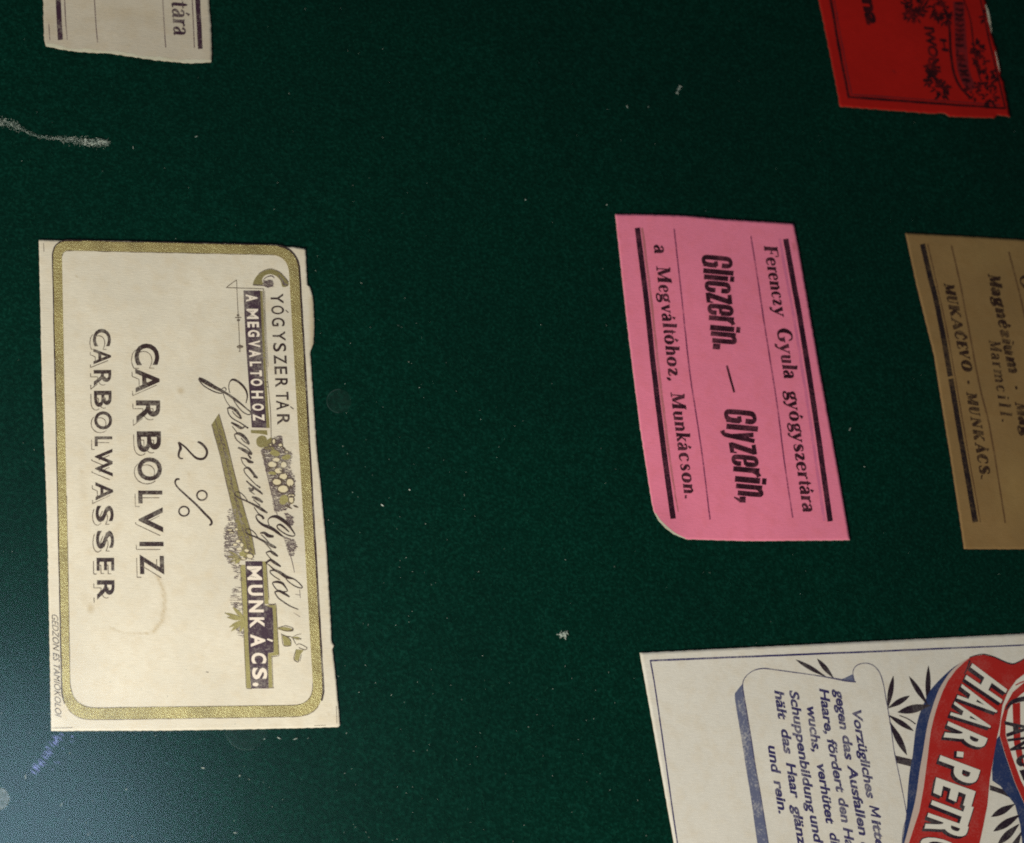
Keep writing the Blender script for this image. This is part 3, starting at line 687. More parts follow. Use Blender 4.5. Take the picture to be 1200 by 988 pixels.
    for (x, y, a, r) in ((326.5, 543.5, .2, 3), (331.5, 563, .8, 3.6), (317, 549, -.2, 5), (341, 571, 1.2, 3), (330, 552, .5, 3), (309.5, 534.5, 1.3, 5), (333, 526, .9, 4), (338, 594, .5, 5), (346.5, 593.5, .4, 3.5), (338, 531, -.5, 3.5)):
        p.stroke([(x - r * math.cos(a), y - r * math.sin(a), .5), (x, y, 2.4), (x + r * math.cos(a), y + r * math.sin(a), .5)])
    for x1, y1, w in ((272.8, 711.5, 4), (263.3, 718.2, 3.4), (266, 723.4, 4), (268.6, 735, 4), (271, 739.5, 4.5)):
        p.stroke([(285, 726 + (y1 - 726) * .2, .4), ((285 + x1) / 2, (726 + y1) / 2 + 1.8, .8), (x1, y1, .9)])
    for x1, y1 in ((268, 646), (267, 652), (270, 658)): p.stroke([(282, 654, .5), (x1, y1 + 1, 1)])
    for L_ in ([(323.8, 736.7, .7), (328, 735.3, .9), (335, 733.5, .8), (343, 736, .6)], [(327, 737, .6), (335, 739.5, 1), (342.5, 738.8, 2), (343, 736, .8)], [(329, 743, .7), (336, 746, 1.3), (342, 747, .9), (346.5, 755, .6)], [(342, 747, .6), (348, 744, .7), (353, 743, .5)], [(343, 748, .8), (348, 748.5, 1), (353, 749, 1.6)],
               [(330, 744, .5), (332.3, 756.5, .9), (341, 756.6, .9)], [(336, 746, .5), (340.6, 750, .6), (341, 756, .6)], [(347, 756, .9), (351.5, 754.8, .7), (359.6, 759.2, 1), (357, 761.5, 1), (350, 759, .9)], [(347, 761, .6), (344.3, 772, .9), (349, 776, .9), (350.5, 772, .7)], [(351.5, 775, .6), (353, 767, .7)]):
        p.stroke(L_)
    p.build('botanical_outline', MT['ink_grey'], t)
    # signature
    p = Print(H, .0001)
    def tr(ox, oy, s_, lst, k_=1.34):
        for l in lst: p.stroke([(ox + a[0] / s_, oy + a[1] / s_, a[2] * k_) for a in l], n=5)
    tr(225, 430, 12.35, [
        [(95, 168, 2.2), (150, 195, 3.4), (230, 240, 3.6), (340, 303, 3), (430, 348, 2.4), (520, 400, 1.8), (620, 472, 2.2), (700, 530, 1.4), (780, 600, 1), (845, 655, .9), (835, 690, .9), (790, 685, .8), (720, 640, .8), (650, 560, .7), (600, 480, .6)],
        [(100, 195, .7), (170, 275, .8), (300, 350, .9), (400, 382, .8), (480, 375, .6)], [(425, 322, .6), (465, 300, .8), (492, 322, .9), (485, 350, .6)],
        [(548, 380, .6), (530, 300, .6), (545, 220, .8), (590, 185, 1.7), (660, 210, 1.8), (730, 270, 1.8), (780, 340, 1.5), (800, 430, 1.1), (780, 525, .7)],
        [(450, 390, .5), (490, 490, .5), (550, 575, .5)], [(505, 605, .8), (560, 590, 2.2), (630, 630, 2.5), (680, 690, 1.9), (712, 748, 1), (660, 725, .8), (610, 680, .7), (580, 640, .5)],
        [(515, 610, .7), (530, 680, .8), (590, 750, .8), (700, 812, .8), (800, 880, 1)], [(565, 805, 1.2), (640, 845, 2.2), (700, 882, 2.4), (740, 882, 1.5), (772, 850, 1)], [(745, 850, 1), (815, 888, 1.3)], [(580, 860, .5), (650, 950, .6)]])
    tr(250, 490, 12.35, [
        [(300, 238, .8), (360, 225, 2.2), (430, 260, 2.7), (490, 330, 2.1), (515, 378, 1), (450, 345, .7), (400, 290, .6)], [(302, 240, .8), (330, 310, .8), (400, 370, .8), (500, 440, .8), (560, 515, 1)],
        [(355, 428, 1.2), (430, 460, 2.5), (500, 500, 2.7), (560, 525, 1.5)], [(395, 575, .9), (470, 590, 1.4), (520, 630, 2.7), (580, 645, 1.2)], [(500, 530, 1), (545, 590, 1.6)], [(400, 590, .6), (430, 660, .6), (480, 710, .6)],
        [(440, 735, .8), (500, 720, 1.9), (560, 780, 2.1), (605, 840, 2), (640, 868, 1), (580, 845, 1.6)], [(440, 740, .8), (460, 800, .7), (540, 890, .7), (620, 970, .7), (680, 1010, 1)]])
    tr(270, 550, 12.35, [
        [(228, 168, .9), (290, 225, 1.4), (360, 280, 1.9), (430, 330, 1.6), (465, 365, 1)], [(262, 268, 1.2), (305, 300, 2.6), (335, 275, 2.2)], [(380, 230, .8), (430, 268, 1.3)], [(270, 310, .6), (350, 365, .6)],
        [(310, 400, 1.2), (390, 430, 2.7), (468, 480, 1.4)], [(535, 635, 1), (450, 580, 2.5), (370, 530, 1.9), (250, 470, 1.2), (150, 425, 1.4), (80, 385, 1), (65, 340, .6), (120, 330, .7), (190, 380, .7), (245, 455, .6)], [(330, 440, .6), (430, 530, .8)],
        [(340, 550, .6), (400, 635, .7), (440, 665, 1)],
        [(480, 722, 1.8), (455, 680, 1.8), (400, 660, 1), (368, 680, .9), (400, 750, 1.4), (480, 810, 2.2), (560, 840, 2.9), (650, 890, 2.4), (740, 960, 1.2), (780, 985, 1)]])
    tr(290, 600, 12.35, [
        [(318, 205, .5), (295, 125, .7), (340, 75, 1.5), (420, 70, 2.7), (510, 120, 3), (590, 190, 2.3), (650, 270, 1.3), (685, 330, .8), (655, 352, 1), (580, 335, 1), (500, 290, .9), (440, 240, .9), (428, 200, 1), (470, 185, 1.6), (530, 225, 1.5), (600, 292, .7)],
        [(400, 280, 1.8), (470, 330, 1.4), (520, 362, 1)], [(180, 310, .8), (240, 303, 2), (300, 345, 2.9), (378, 358, 1.8)],
        [(415, 522, 1.3), (350, 490, 2.5), (260, 440, 1.9), (130, 370, 1.4), (30, 330, 1.1), (-20, 300, .8), (-22, 250, .6), (30, 250, .7), (100, 300, .7), (150, 370, .6)], [(200, 330, .7), (270, 400, .7), (330, 470, .8)], [(250, 450, .6), (345, 550, .6)],
        [(265, 588, .8), (330, 570, 1.6), (380, 602, 2.5), (440, 643, 1.2)], [(268, 596, .7), (310, 650, .6), (350, 695, 1)], [(262, 742, 1.6), (330, 698, 2), (400, 740, 2.5), (482, 792, 1.2)], [(275, 745, .6), (360, 810, .7), (430, 870, 1)]])
    tr(300, 660, 14.11, [
        [(215, 30, .7), (290, 100, 1.2), (400, 160, 2.5), (500, 228, 2.7), (620, 262, 1.2), (700, 320, .9), (765, 395, .8), (735, 412, .9), (640, 380, .9), (540, 310, .8), (490, 255, .6)], [(228, 125, .9), (300, 120, 1.4), (360, 150, 1)], [(230, 128, .8), (240, 165, .7), (300, 220, .7), (395, 280, .7)],
        [(268, 322, .8), (340, 310, 1.9), (425, 330, 2.1), (480, 390, 1.2), (518, 460, .8), (460, 472, .8), (360, 450, .7), (300, 390, .8), (268, 330, .7)], [(305, 478, .9), (380, 462, 1.9), (460, 500, 2.1), (555, 560, 1)], [(308, 485, .8), (360, 570, .9), (450, 640, 1), (560, 710, .9), (700, 768, .6)]])
    p.build('signature', MT['ink_cream'], t, label='flowing handwritten signature Ferenczy Gyula')
    # printer's line along the left edge
    p = P(); boxed(p, 'GEDZON ÉS TÁMIOKOLOI', 719, 838, ((60.6, 719), (64.6, 838)), 7.4, 0, slope=.36)
    p.build('lettering', MT['ink_cream'], t, label='tiny slanted printer\'s line along the edge')
cream_label()

# ------------------------------------------------------------------ 2. pink label
def h_pink(x, y):
    u = (x - 722) / 210 - (y - 251) * .0006; v = (y - 251) / 382
    c = max(0, 1 - math.hypot(x - 768, y - 628) / 60)
    return 0.0006 + 0.00022 * math.sin(u * 2.6 + .3) * math.sin(v * 3.4) + 0.0013 * c * c + .0003 * max(0, .1 - v) * 8 * max(0, u)
def pink_label():
    t = thing('paper_label', 'bright pink label with a curled lower left corner reading Gliczerin. — Glyzerin,', 'label', W(860, 440, 0), 'old pharmacy labels laid on the green felt')
    H = h_pink
    def stn(x, y): return max(.5 * max(0, 1 - math.hypot((x - 931) / 4, (y - 289) / 9)), .25 * max(0, 1 - seg(x, y, (722, 268), (728, 280)) / 1.5), .5 * max(0, 1 - math.hypot(x - 779, y - 617) / 3))
    sheet(t, [(721, 251), (760, 251.3), (800, 252.5), (850, 257), (930, 262)], [(930, 262), (936, 292), (960, 430), (983, 556), (996, 633)],
          [(772, 610), (780, 618.5), (790, 626), (805, 632), (880, 634), (996, 633)], [(721, 251), (723, 270), (735, 380), (750, 500), (764, 590), (767, 601), (772, 610)], H, MT['pink'], MT['core'], 3, stn, .3)
    def P(): return Print(H)
    lb = [(746.9, 267), (757.5, 352), (767, 440), (779, 536), (788.9, 608)]; rb = [(920.7, 280), (929.5, 329), (938.5, 379), (954.3, 479), (964.3, 550), (973, 611)]
    for l in (lb, rb):
        p = P(); p.stroke([(x, y, 6.3) for x, y in l], n=8, jit=.12); p.build('rule', MT['ink_bpink'], t)
    for l in ([(790, 268), (799, 350), (808, 434), (816, 487), (823.4, 537.5), (832, 609)], [(880, 277), (888, 328), (895.6, 379), (910.6, 474), (919, 540), (929, 607)]):
        p = P(); p.stroke([(x, y, 1.7) for x, y in l], n=10, jit=.12); p.build('rule', MT['ghost_pink'], t)
    p = P(); p.stroke([(x + 5.6, y, 2.8) for x, y in lb[:-1]] + [(794.5, 600, 1.2)], n=8, jit=.3); p.build('offset_rule', MT['offset2_pink'], t)
    p = P(); p.stroke([(x - 7.2, y, 3.2) for x, y in rb], n=8, jit=.3); p.build('offset_rule', MT['offset_pink'], t)
    p = P(); p.strip([(767.5, 602), (772.3, 610.3), (780.2, 618.8), (790, 626.2), (803, 631.6)], [(768.4, 601), (774, 609.2), (782, 617), (791.5, 624.6), (803.5, 630.8)], 3); p.build('worn_edge', MT['core'], t)
    p = P()
    penline(p, SER, [('a', 287, 297), ('M', 312, 331), ('e', 334, 342), ('g', 343.5, 354), ('v', 356.5, 366.5), ('á', 367.4, 376.4), ('l', 378.8, 383.5), ('t', 385.8, 391.3), ('ó', 392.6, 403), ('h', 405.5, 416.5), ('o', 418.2, 428.7), ('z', 431, 440), (',', 441.8, 446)],
            ((766.8, 292), (785, 452)), 16, .06, 1.45)
    penline(p, SER, [('M', 460, 479), ('u', 481.6, 492.6), ('n', 494.2, 505.4), ('k', 507.4, 517.4), ('á', 518.6, 528), ('c', 530.6, 540.3), ('s', 543.2, 551), ('o', 554, 565), ('n', 567.3, 578.4), ('.', 580.2, 584)], ((785.8, 460), (802.3, 582)), 16, .06, 1.45)
    p.build('lettering', MT['ink_pink'], t, label='serif line a Megváltóhoz, Munkácson.')
    p = P()
    penline(p, SER, [('F', 288, 300.5), ('e', 301.7, 311), ('r', 312.6, 319), ('e', 319.8, 328), ('n', 329.6, 340), ('c', 341.6, 349), ('z', 350.6, 357.4), ('y', 359, 371)], ((895.4, 290), (908.2, 370)), 15.5, .06, 1.45)
    penline(p, SER, [('G', 384.8, 401), ('y', 402.2, 414.4), ('u', 415.8, 425.4), ('l', 427.4, 432.6), ('a', 434, 443.4)], ((910.6, 388), (918.8, 441)), 17, .06, 1.45)
    penline(p, SER, [('g', 458.4, 468.8), ('y', 469.2, 480.5), ('ó', 482, 492.8), ('g', 495.8, 506), ('y', 506.6, 518), ('s', 519.6, 529), ('z', 530.6, 539.4), ('e', 541.2, 551.4), ('r', 553.2, 561), ('t', 562.8, 568.8), ('á', 569.5, 579.4), ('r', 581, 588.6), ('a', 589.6, 600)], ((921.5, 462), (941, 598)), 16, .06, 1.5)
    p.build('lettering', MT['ink_pink'], t, label='serif line Ferenczy Gyula gyógyszertára')
    p = P()
    penline(p, CON, [('G', 298.4, 312), ('l', 314.6, 319.8), ('i', 321.6, 327), ('c', 328.8, 341.6), ('z', 342.4, 354.6), ('e', 355.8, 368.2), ('r', 369.8, 378.8), ('i', 380.6, 386.8), ('n', 388.2, 401.2), ('.', 402.6, 408.8)], ((822.6, 305), (834.6, 405)), 35.5, .09, 1.18)
    p.build('lettering', MT['ink_pink'], t, label='heavy condensed word Gliczerin.')
    p = P(); p.stroke([(851.8, 428.5, 2.4), (856, 444, 2.6), (860.5, 459.8, 2.4)]); p.build('dash', MT['ink_pink'], t)
    p = P()
    penline(p, CON, [('G', 479, 494.6), ('l', 496.6, 502.6), ('y', 504.4, 516.4), ('z', 518, 530.6), ('e', 532.4, 545), ('r', 546.6, 556.8), ('i', 557.8, 564.6), ('n', 566.8, 580), (',', 581.2, 588.4)], ((849, 486), (865, 585)), 37, .09, 1.18)
    p.build('lettering', MT['ink_pink'], t, label='heavy condensed word Glyzerin,')
pink_label()

# ------------------------------------------------------------------ 3. kraft label
def h_kraft(x, y): return 0.00045 + .00012 * math.sin((y - 270) / 70) + .0002 * math.sin((x - 1060) / 60 + 1)
def kraft_label():
    t = thing('paper_label', 'brown kraft label with worn print reading MUKAČEVO - MUNKÁCS., cut by the right edge', 'label', W(1150, 450, 0), 'old pharmacy labels laid on the green felt')
    H = h_kraft
    def stn(x, y): return max(.22 * max(0, 1 - math.hypot((x - 1160) / 60, (y - 300) / 30)), .3 * max(0, 1 - math.hypot((x - 1190) / 30, (y - 570) / 70)))
    sheet(t, [(1061, 273), (1120, 276), (1200, 281), (1330, 290)], [(1330, 290), (1400, 643)], [(1130, 643.5), (1200, 643.5), (1400, 643)],
          [(1061, 273), (1073.5, 331.5), (1085, 377.7), (1094.6, 416), (1101, 457), (1114.4, 539), (1130, 643.5)], H, MT['kraft'], MT['core_dark'], 3, stn, .3)
    def P(): return Print(H)
    p = P(); p.stroke([(1081, 286, 6), (1090, 325, 6), (1096.5, 350, 6), (1105.5, 395, 6), (1113.6, 441, 6)], n=8, jit=.15); p.stroke([(1114.3, 444, 6), (1124.5, 505, 6), (1134, 560, 6.3), (1143, 612, 6.4)], n=8, jit=.15)
    p.build('rule', MT['bar_kraft'], t)
    for l in ([(1114.8, 287), (1125.4, 333.5), (1137, 395), (1148.5, 454.6), (1161, 507), (1178, 613)], [(1182, 295), (1190, 325), (1198.5, 360), (1212, 430), (1245, 613)]):
        p = P(); p.stroke([(x, y, 1.9) for x, y in l], n=8, jit=.2); p.build('rule', MT['ghost_kraft'], t)
    p = P(); p.stroke([(1087, 286, 1.6), (1096, 325, 1.4), (1111, 395, 1.5), (1130, 505, 1.5), (1149, 612, 1.3)], n=8, jit=.3); p.build('offset_rule', MT['ghost_kraft'], t)
    p = P()
    penline(p, SER, [('M', 332, 344.5), ('U', 346, 355.5), ('K', 357, 370.5), ('A', 371.5, 386), ('Č', 387.5, 397.6), ('E', 399.4, 408), ('V', 408.8, 419.5), ('O', 422, 433.8), ('-', 445, 450)], ((1106.8, 335), (1127.3, 430)), 11.8, .16, 2.0)
    penline(p, SER, [('M', 459.5, 473.5), ('U', 476, 486), ('N', 488, 501), ('K', 503.4, 515.4), ('Á', 518.4, 530.4), ('C', 532, 542.4), ('S', 544.8, 554.4), ('.', 557, 561)], ((1132.8, 462), (1149.4, 559)), 11.8, .16, 2.0)
    p.build('lettering', MT['ink_kraft'], t, label='worn capitals MUKAČEVO - MUNKÁCS.')
    p = P()
    penline(p, SER, [('M', 321, 335), ('a', 337, 346), ('g', 348, 358.5), ('n', 361, 372.5), ('é', 374.5, 383.5), ('z', 386, 394.5), ('i', 397, 402), ('u', 404, 415), ('m', 418, 436.5), ('-', 451, 456)], ((1158.6, 325), (1182.6, 436)), 14, .2, 1.9)
    penline(p, SER, [('M', 471, 486), ('a', 488, 497.5), ('g', 499, 510)], ((1190, 474), (1198, 510)), 14, .2, 1.9)
    pen(p, SER, 'O', 321, 338, ((1194, 320), (1197, 340)), 16, .2, 1.2)
    p.build('lettering', MT['ink_kraft'], t, label='worn italic Magnézium - Mag')
    p = P()
    penline(p, SER, [('M', 398.5, 411), ('a', 413.5, 421), ('r', 424, 430), ('m', 433, 448), ('c', 451, 458.5), ('i', 463, 467), ('l', 472, 476.4), ('l', 482, 486.4), ('.', 491, 494.5)], ((1158.8, 399), (1174, 494)), 13.5, .14, 1.3)
    p.build('lettering', MT['ink_kraft'], t, label='faint word Marmcill.')
kraft_label()

# ------------------------------------------------------------------ 4. red label
def h_red(x, y): return 0.0005 + .00015 * math.sin((x - 960) / 60) + .0002 * max(0, (y - 100) / 36)
def red_label():
    t = thing('paper_label', 'dark red label with black flowers and a scroll, worn at its lower edge', 'label', W(1080, 20, 0), 'old pharmacy labels laid on the green felt')
    H = h_red
    def stn(x, y): return max(.7 * max(0, 1 - math.hypot(x - 1048, y - 84) / 2.6), .6 * max(0, 1 - math.hypot(x - 1074, y - 70) / 1.8))
    sheet(t, [(925, -180), (1115, -170)], [(1115, -170), (1150, -20), (1157, 12), (1162, 40), (1167, 56), (1173, 84), (1171.5, 88), (1176, 96), (1183.5, 137.5)],
          [(984.4, 124.8), (1040, 129), (1096, 133.5), (1100, 132), (1108, 133), (1113, 136.5), (1165, 138.5), (1168, 134.5), (1174, 135), (1183.5, 137.5)],
          [(925, -180), (959.5, 0), (972, 60), (984.4, 124.8)], H, MT['red'], MT['core_dark'], 3, stn, .5)
    def P(): return Print(H)
    p = P()
    p.stroke([(944, -160, 3.2), (973.5, 0, 3.2), (984, 60, 3.2), (994.8, 114.6, 3.2)], n=6, jit=.2); p.stroke([(993.5, 113.6, 3), (1060, 118.5, 2.8), (1120, 123, 2.6), (1179, 127, 2.6)], n=6, jit=.2); p.stroke([(1178, 127, 1.6), (1160, 50, 2), (1149, 0, 1.6), (1120, -120, 1.6)], n=4, jit=.3)
    p.build('frame_line', MT['ink_red'], t)
    p = P(); p.stroke([(977.6, 0, 1.6), (987.5, 56, 1.6), (998, 110.5, 1.6)], n=6, jit=.2); p.stroke([(998, 110.6, 1.5), (1060, 115, 1.5), (1120, 119.5, 1.5), (1172, 123, 1.5)], n=6, jit=.2); p.build('frame_line', MT['soft_red'], t)
    p = P(); p.stroke([(1155.2, 6, .8), (1157.6, 14, 2), (1159, 22, 2.2), (1160.6, 30, 1), (1162, 38, .6)], jit=.3); p.stroke([(1166.4, 60, .5), (1169, 72, 1), (1171.5, 84, .6)], jit=.2); p.build('worn_edge', MT['core'], t)
    p = P(); boxed(p, 'inna', -26, 29, ((1004, -26), (1015.5, 29)), 17.5, .05, slope=.08); p.build('lettering', MT['ink_red'], t, label='bold black letters ending in nna')
    p = P(); boxed(p, 'IWONI', 31, 84, ((1082.5, 31), (1091, 84)), 12, .05, slope=.1); boxed(p, 'H', 45, 60, ((1101, 45), (1104, 60)), 8, .03, slope=.1); p.build('lettering', MT['ink_red'], t, label='small black capitals beside the scroll')
    p = P()
    p.strip([(1117, 2), (1118.5, 30), (1119.5, 60), (1122, 82), (1128, 98), (1136, 108)], [(1130, 2), (1131.5, 30), (1133.5, 60), (1136, 82), (1141, 96), (1144, 103)], 5)
    p.build('scroll', MT['soft_red'], t)
    p = P()
    for l in ([(1103, 0, 2.5), (1112, 28, 3), (1114, 60, 3), (1118, 86, 3), (1126, 103, 3), (1138, 115, 2.6)], [(1128, -4, 1.4), (1137, 22, 1.6), (1141, 54, 1.6), (1146, 84, 1.6), (1152, 100, 1.2)]): p.stroke(l)
    for i in range(16):
        y = 4 + i * 6.0; x = 1117.5 + max(0, y - 60) * .22 + 1
        p.stroke([(x + 1, y, 2.6), (x + 6, y + rnd.uniform(-1, 2.5), 3.8), (x + 11, y + rnd.uniform(0, 2), 2.6)])
        if i % 2: p.stroke([(x + rnd.uniform(3, 9), y, 1.4), (x + rnd.uniform(3, 9), y + 5, 1.4)])
    for cx, cy, sp, n_ in ((1073, 6, 16, 80), (1068, 16, 9, 40), (1100, 10, 13, 60), (1108, 22, 6, 26), (1094, 92, 9, 46), (1103, 105, 9, 44), (1146, 56, 8, 34), (1149, 74, 8, 34), (1141, 106, 9, 22), (1160, 95, 7, 22), (1168, 88, 5, 22), (1092, 80, 5, 14), (1160, 112, 10, 26), (1157, 20, 6, 14)):
        for _ in range(n_):
            a = rnd.uniform(0, 6.28); r = rnd.uniform(.2, 1) * sp; l = rnd.uniform(3, 8); b = a + rnd.uniform(-1, 1)
            x, y = cx + r * .8 * math.cos(a), cy + r * math.sin(a)
            if max(x, x + l * math.cos(b)) > 1151 + y * .235: continue
            p.leaf(x, y, x + l * math.cos(b), y + l * math.sin(b), rnd.uniform(1.4, 3.4), rnd.uniform(-1, 1))
    p.stroke([(1086, 78, 3), (1096, 92, 4), (1108, 106, 4), (1112, 108, 2)])
    p.build('floral_ornament', MT['ink_red'], t)
red_label()

# ------------------------------------------------------------------ 5. white advertising label
def h_ad(x, y): return 0.0007 + .00006 * math.sin((x - 750) / 90) + .00005 * math.sin((y - 750) / 60)
def ad_label():
    t = thing('paper_label', 'white hair tonic label with red ribbon HAAR-PETRO and a German text panel', 'label', W(980, 880, 0), 'old pharmacy labels laid on the green felt')
    H = h_ad
    sheet(t, [(749.8, 765), (900, 757.5), (1200, 742.6), (1420, 731)], [(1420, 731), (1475, 1180)], [(822, 1180), (1150, 1180), (1475, 1180)], [(749.8, 765), (769, 872), (789.8, 988), (822, 1180)], H, MT['white'], MT['core'], 4, None, .25)
    def P(b=.00003): return Print(H, b)
    p = P(); p.stroke([(762, 774.2, 2.2), (900, 768.6, 2.2), (1020, 763.7, 2.2), (1110, 759.8, 2.1), (1200, 756, 1.6), (1340, 749, 1.6)], n=8, jit=.1); p.stroke([(762, 773.6, 1.8), (768, 808, 1.6), (779, 884, 1.6), (793.7, 987, 1.6), (820, 1150, 1.2)], n=8, jit=.1)
    p.build('frame_line', MT['navy'], t)
    p = P(); A = [(869.5, 802), (863.6, 809.5), (861, 816), (864.8, 842), (869.6, 870), (874, 899), (880, 935), (887, 985), (902, 1080)]; B = [(870.6, 800.5), (871, 806), (871.5, 814), (875, 835), (880, 865), (885.5, 900), (891, 930), (900.4, 988), (915, 1080)]
    p.strip(A, B, 4); p.poly([(986, 796), (992, 793.5), (1000, 789.5), (1001.5, 798.5)]); p.build('panel_shading', MT['shade'], t)
    p = P(.00006)
    p.stroke([(915, 1080, .8), (900.4, 988, .9), (891, 930, 1), (885.5, 900, 1.1), (880, 865, 1.4), (875, 835, 1.6), (871.5, 814, 1.4), (870.3, 802, 1), (872.5, 795, 1), (878, 789, 1), (885.5, 785, 1.2), (895, 783.4, 1.4), (908.6, 785, 1.3), (935, 788.6, 1.2), (960, 792.2, 1.2), (978, 795.3, 1.7), (990, 797.6, 2.2), (1003, 799.2, 1.5)], n=4)
    p.stroke([(1001, 798.5, 1.2), (999.4, 790, 1), (1000.5, 784, 1), (1005, 779.3, 1.1), (1014, 777.2, 1), (1023.4, 780, 1.2), (1031, 788.8, 1.2), (1035.5, 803, .9), (1037.7, 816, .9), (1044, 851.7, 1), (1047.6, 879, 1), (1054, 910, .9), (1062, 951, .8), (1061.6, 960, .8), (1058.5, 972, .7), (1056.7, 990, .7)], n=4)
    p.build('panel_outline', MT['navyline'], t)
    def words(lst):
        p = P()
        for w_, y0, y1, xa, xb, off in lst:
            if w_ == 'M':
                X = lambda u, v: (xa + (xb - xa) * u + v * 11.6, y0 + (y1 - y0) * u * .86 + .24 * v * 11.6 - .8, 2.1)
                for a_, b_ in (((0, 0), (.05, 1)), ((.05, 1), (.42, .2)), ((.42, .2), (.92, 1)), ((.92, 1), (.92, 0))): p.stroke([X(*a_), X(*b_)], n=1)
                continue
            boxed(p, w_, y0, y1, ((xa, y0), (xb, y1)), 11.6, off, slope=.24)
        return p
    N_ = .034
    LN = [[('Vorzügliches', 829, 934.5, 997.6, 1015.3, N_), ('M', 945.6, 958.4, 1018.6, 1020.7, 0), ('ittel', 960.5, 998, 1021, 1027.4, N_)],
          [('gegen', 808, 854, 977.6, 984, N_), ('das', 860.8, 889.5, 986.4, 990, N_), ('Ausfallen', 896.4, 978, 992.6, 1006.6, N_), ('der', 986, 1012, 1007.5, 1012, N_)],
          [('Haare,', 806.7, 860, 959.8, 966.5, N_), ('fördert', 865, 927.5, 968.5, 979.8, N_), ('den', 934, 963, 981.6, 985.8, N_), ('Haar-', 969.7, 1014, 987.6, 994, N_)],
          [('wuchs,', 825.6, 881, 944.8, 952, N_), ('verhütet', 893, 964.4, 956.4, 967.8, N_), ('die', 975, 998, 971.2, 975, N_)],
          [('Schuppenbildung', 808.6, 951, 924.4, 945.6, N_), ('und', 954.8, 986, 948.4, 953.6, N_)],
          [('hält', 809, 842, 907.2, 911.8, N_), ('das', 853.5, 882.4, 914.6, 918.6, N_), ('Haar', 893.7, 934.4, 920.8, 926.8, N_), ('glänzend', 943.4, 1022, 927.6, 940, N_)],
          [('und', 873, 904, 899.5, 903.8, N_), ('rein.', 914.6, 953.4, 906.2, 912.4, N_)]]
    for l in LN: words(l).build('text_line', MT['navy'], t)
    # foliage
    p = P(.00004)
    for a in ((1040, 831, 1046.9, 792, 6.2), (1040.5, 830, 1066, 815.4, 6.5), (1041, 838, 1070.6, 856.6, 6), (1042.5, 846, 1062.8, 885, 7.5), (1087, 827, 1088, 780, 6), (1087, 826, 1065.2, 792.6, 6), (1090, 826.5, 1051.8, 834.8, 9.5),
              (976.6, 794.5, 957.6, 772, 5.5), (968, 793.3, 932.4, 773, 5), (1189, 942.5, 1161.6, 957.2, 8), (1195, 955, 1164, 974.4, 8.5), (1194, 966, 1169, 990, 8.5), (1197, 975, 1180, 1010, 8)): p.leaf(*a)
    p.build('leaf_spray', MT['black'], t)
    p = P(.00003); p.strip([(1049.5, 885.5), (1080, 892.5)], [(1051, 894.2), (1078, 901)], 2); p.stroke([(1054, 838.5, 1), (1064, 842.5, 1.2), (1073, 848.6, 1.4)]); p.strip([(1160, 920), (1175, 925), (1195, 933)], [(1160, 926), (1175, 931), (1192, 939)], 2); p.build('stem', MT['black'], t)
    # blue shadow, ribbon
    p = P(.00005)
    rimL = [(1135, 771.5), (1126, 776.5), (1115.5, 785.5), (1107.5, 796), (1099.5, 810), (1093, 828), (1088, 845), (1085, 860), (1081.3, 883), (1077.4, 905), (1073.6, 932.6), (1067, 961), (1059.3, 990)]
    p.strip([(1128, 776), (1118, 781.5), (1108, 790), (1097, 801), (1088.5, 812), (1079, 833), (1074.5, 848), (1072, 862), (1069.5, 885), (1066, 905), (1063.8, 928), (1062.3, 951), (1057, 990)], rimL, 4)
    p.poly([(1167, 868), (1171, 862), (1178, 885), (1189, 917), (1201, 944), (1230, 990), (1200, 1010), (1197.5, 985), (1195.5, 966), (1189.4, 943), (1180, 931), (1172, 921), (1163, 915), (1162.5, 902)])
    p.build('ribbon_shadow', MT['blue'], t, sub=30)
    p = P(.00008)
    redL = [(1136.5, 771), (1130, 776), (1120, 785.5), (1110.5, 798.5), (1104.5, 811), (1098, 829), (1093.5, 845), (1090.4, 860), (1086.5, 892), (1082.6, 922), (1077.4, 950.8), (1071, 970), (1064.5, 990)]
    p.strip(rimL, redL, 4); p.build('ribbon_rim', MT['rim'], t)
    p = P(.00009)
    p.poly(redL[::-1] + [(1143, 768.8), (1152.5, 767.4), (1164.6, 770.5), (1176.6, 776), (1186, 778.6), (1193, 776.5), (1203, 771), (1240, 760), (1245, 800), (1203, 788), (1191, 797), (1181, 811), (1174.6, 827), (1171.4, 851), (1168.4, 864), (1163.5, 892), (1159.8, 914), (1157, 944), (1151.8, 970), (1147.5, 990), (1143, 1010), (1060, 1010)])
    p.build('ribbon', MT['scarlet'], t, sub=30)
    p = P(.00013); p.stroke([(1136, 770.6, 1), (1143, 768.3, 1), (1152.5, 766.8, 1.1), (1164.6, 769.9, 1.2), (1176.6, 775.4, 1.4), (1186, 778.2, 1.6), (1193, 776, 1.3), (1203, 770.4, 1)]); p.stroke([(1136.5, 774, 2.2), (1134, 782, 1.8), (1130, 790, 1.2)])
    p.build('ribbon_outline', MT['black'], t)
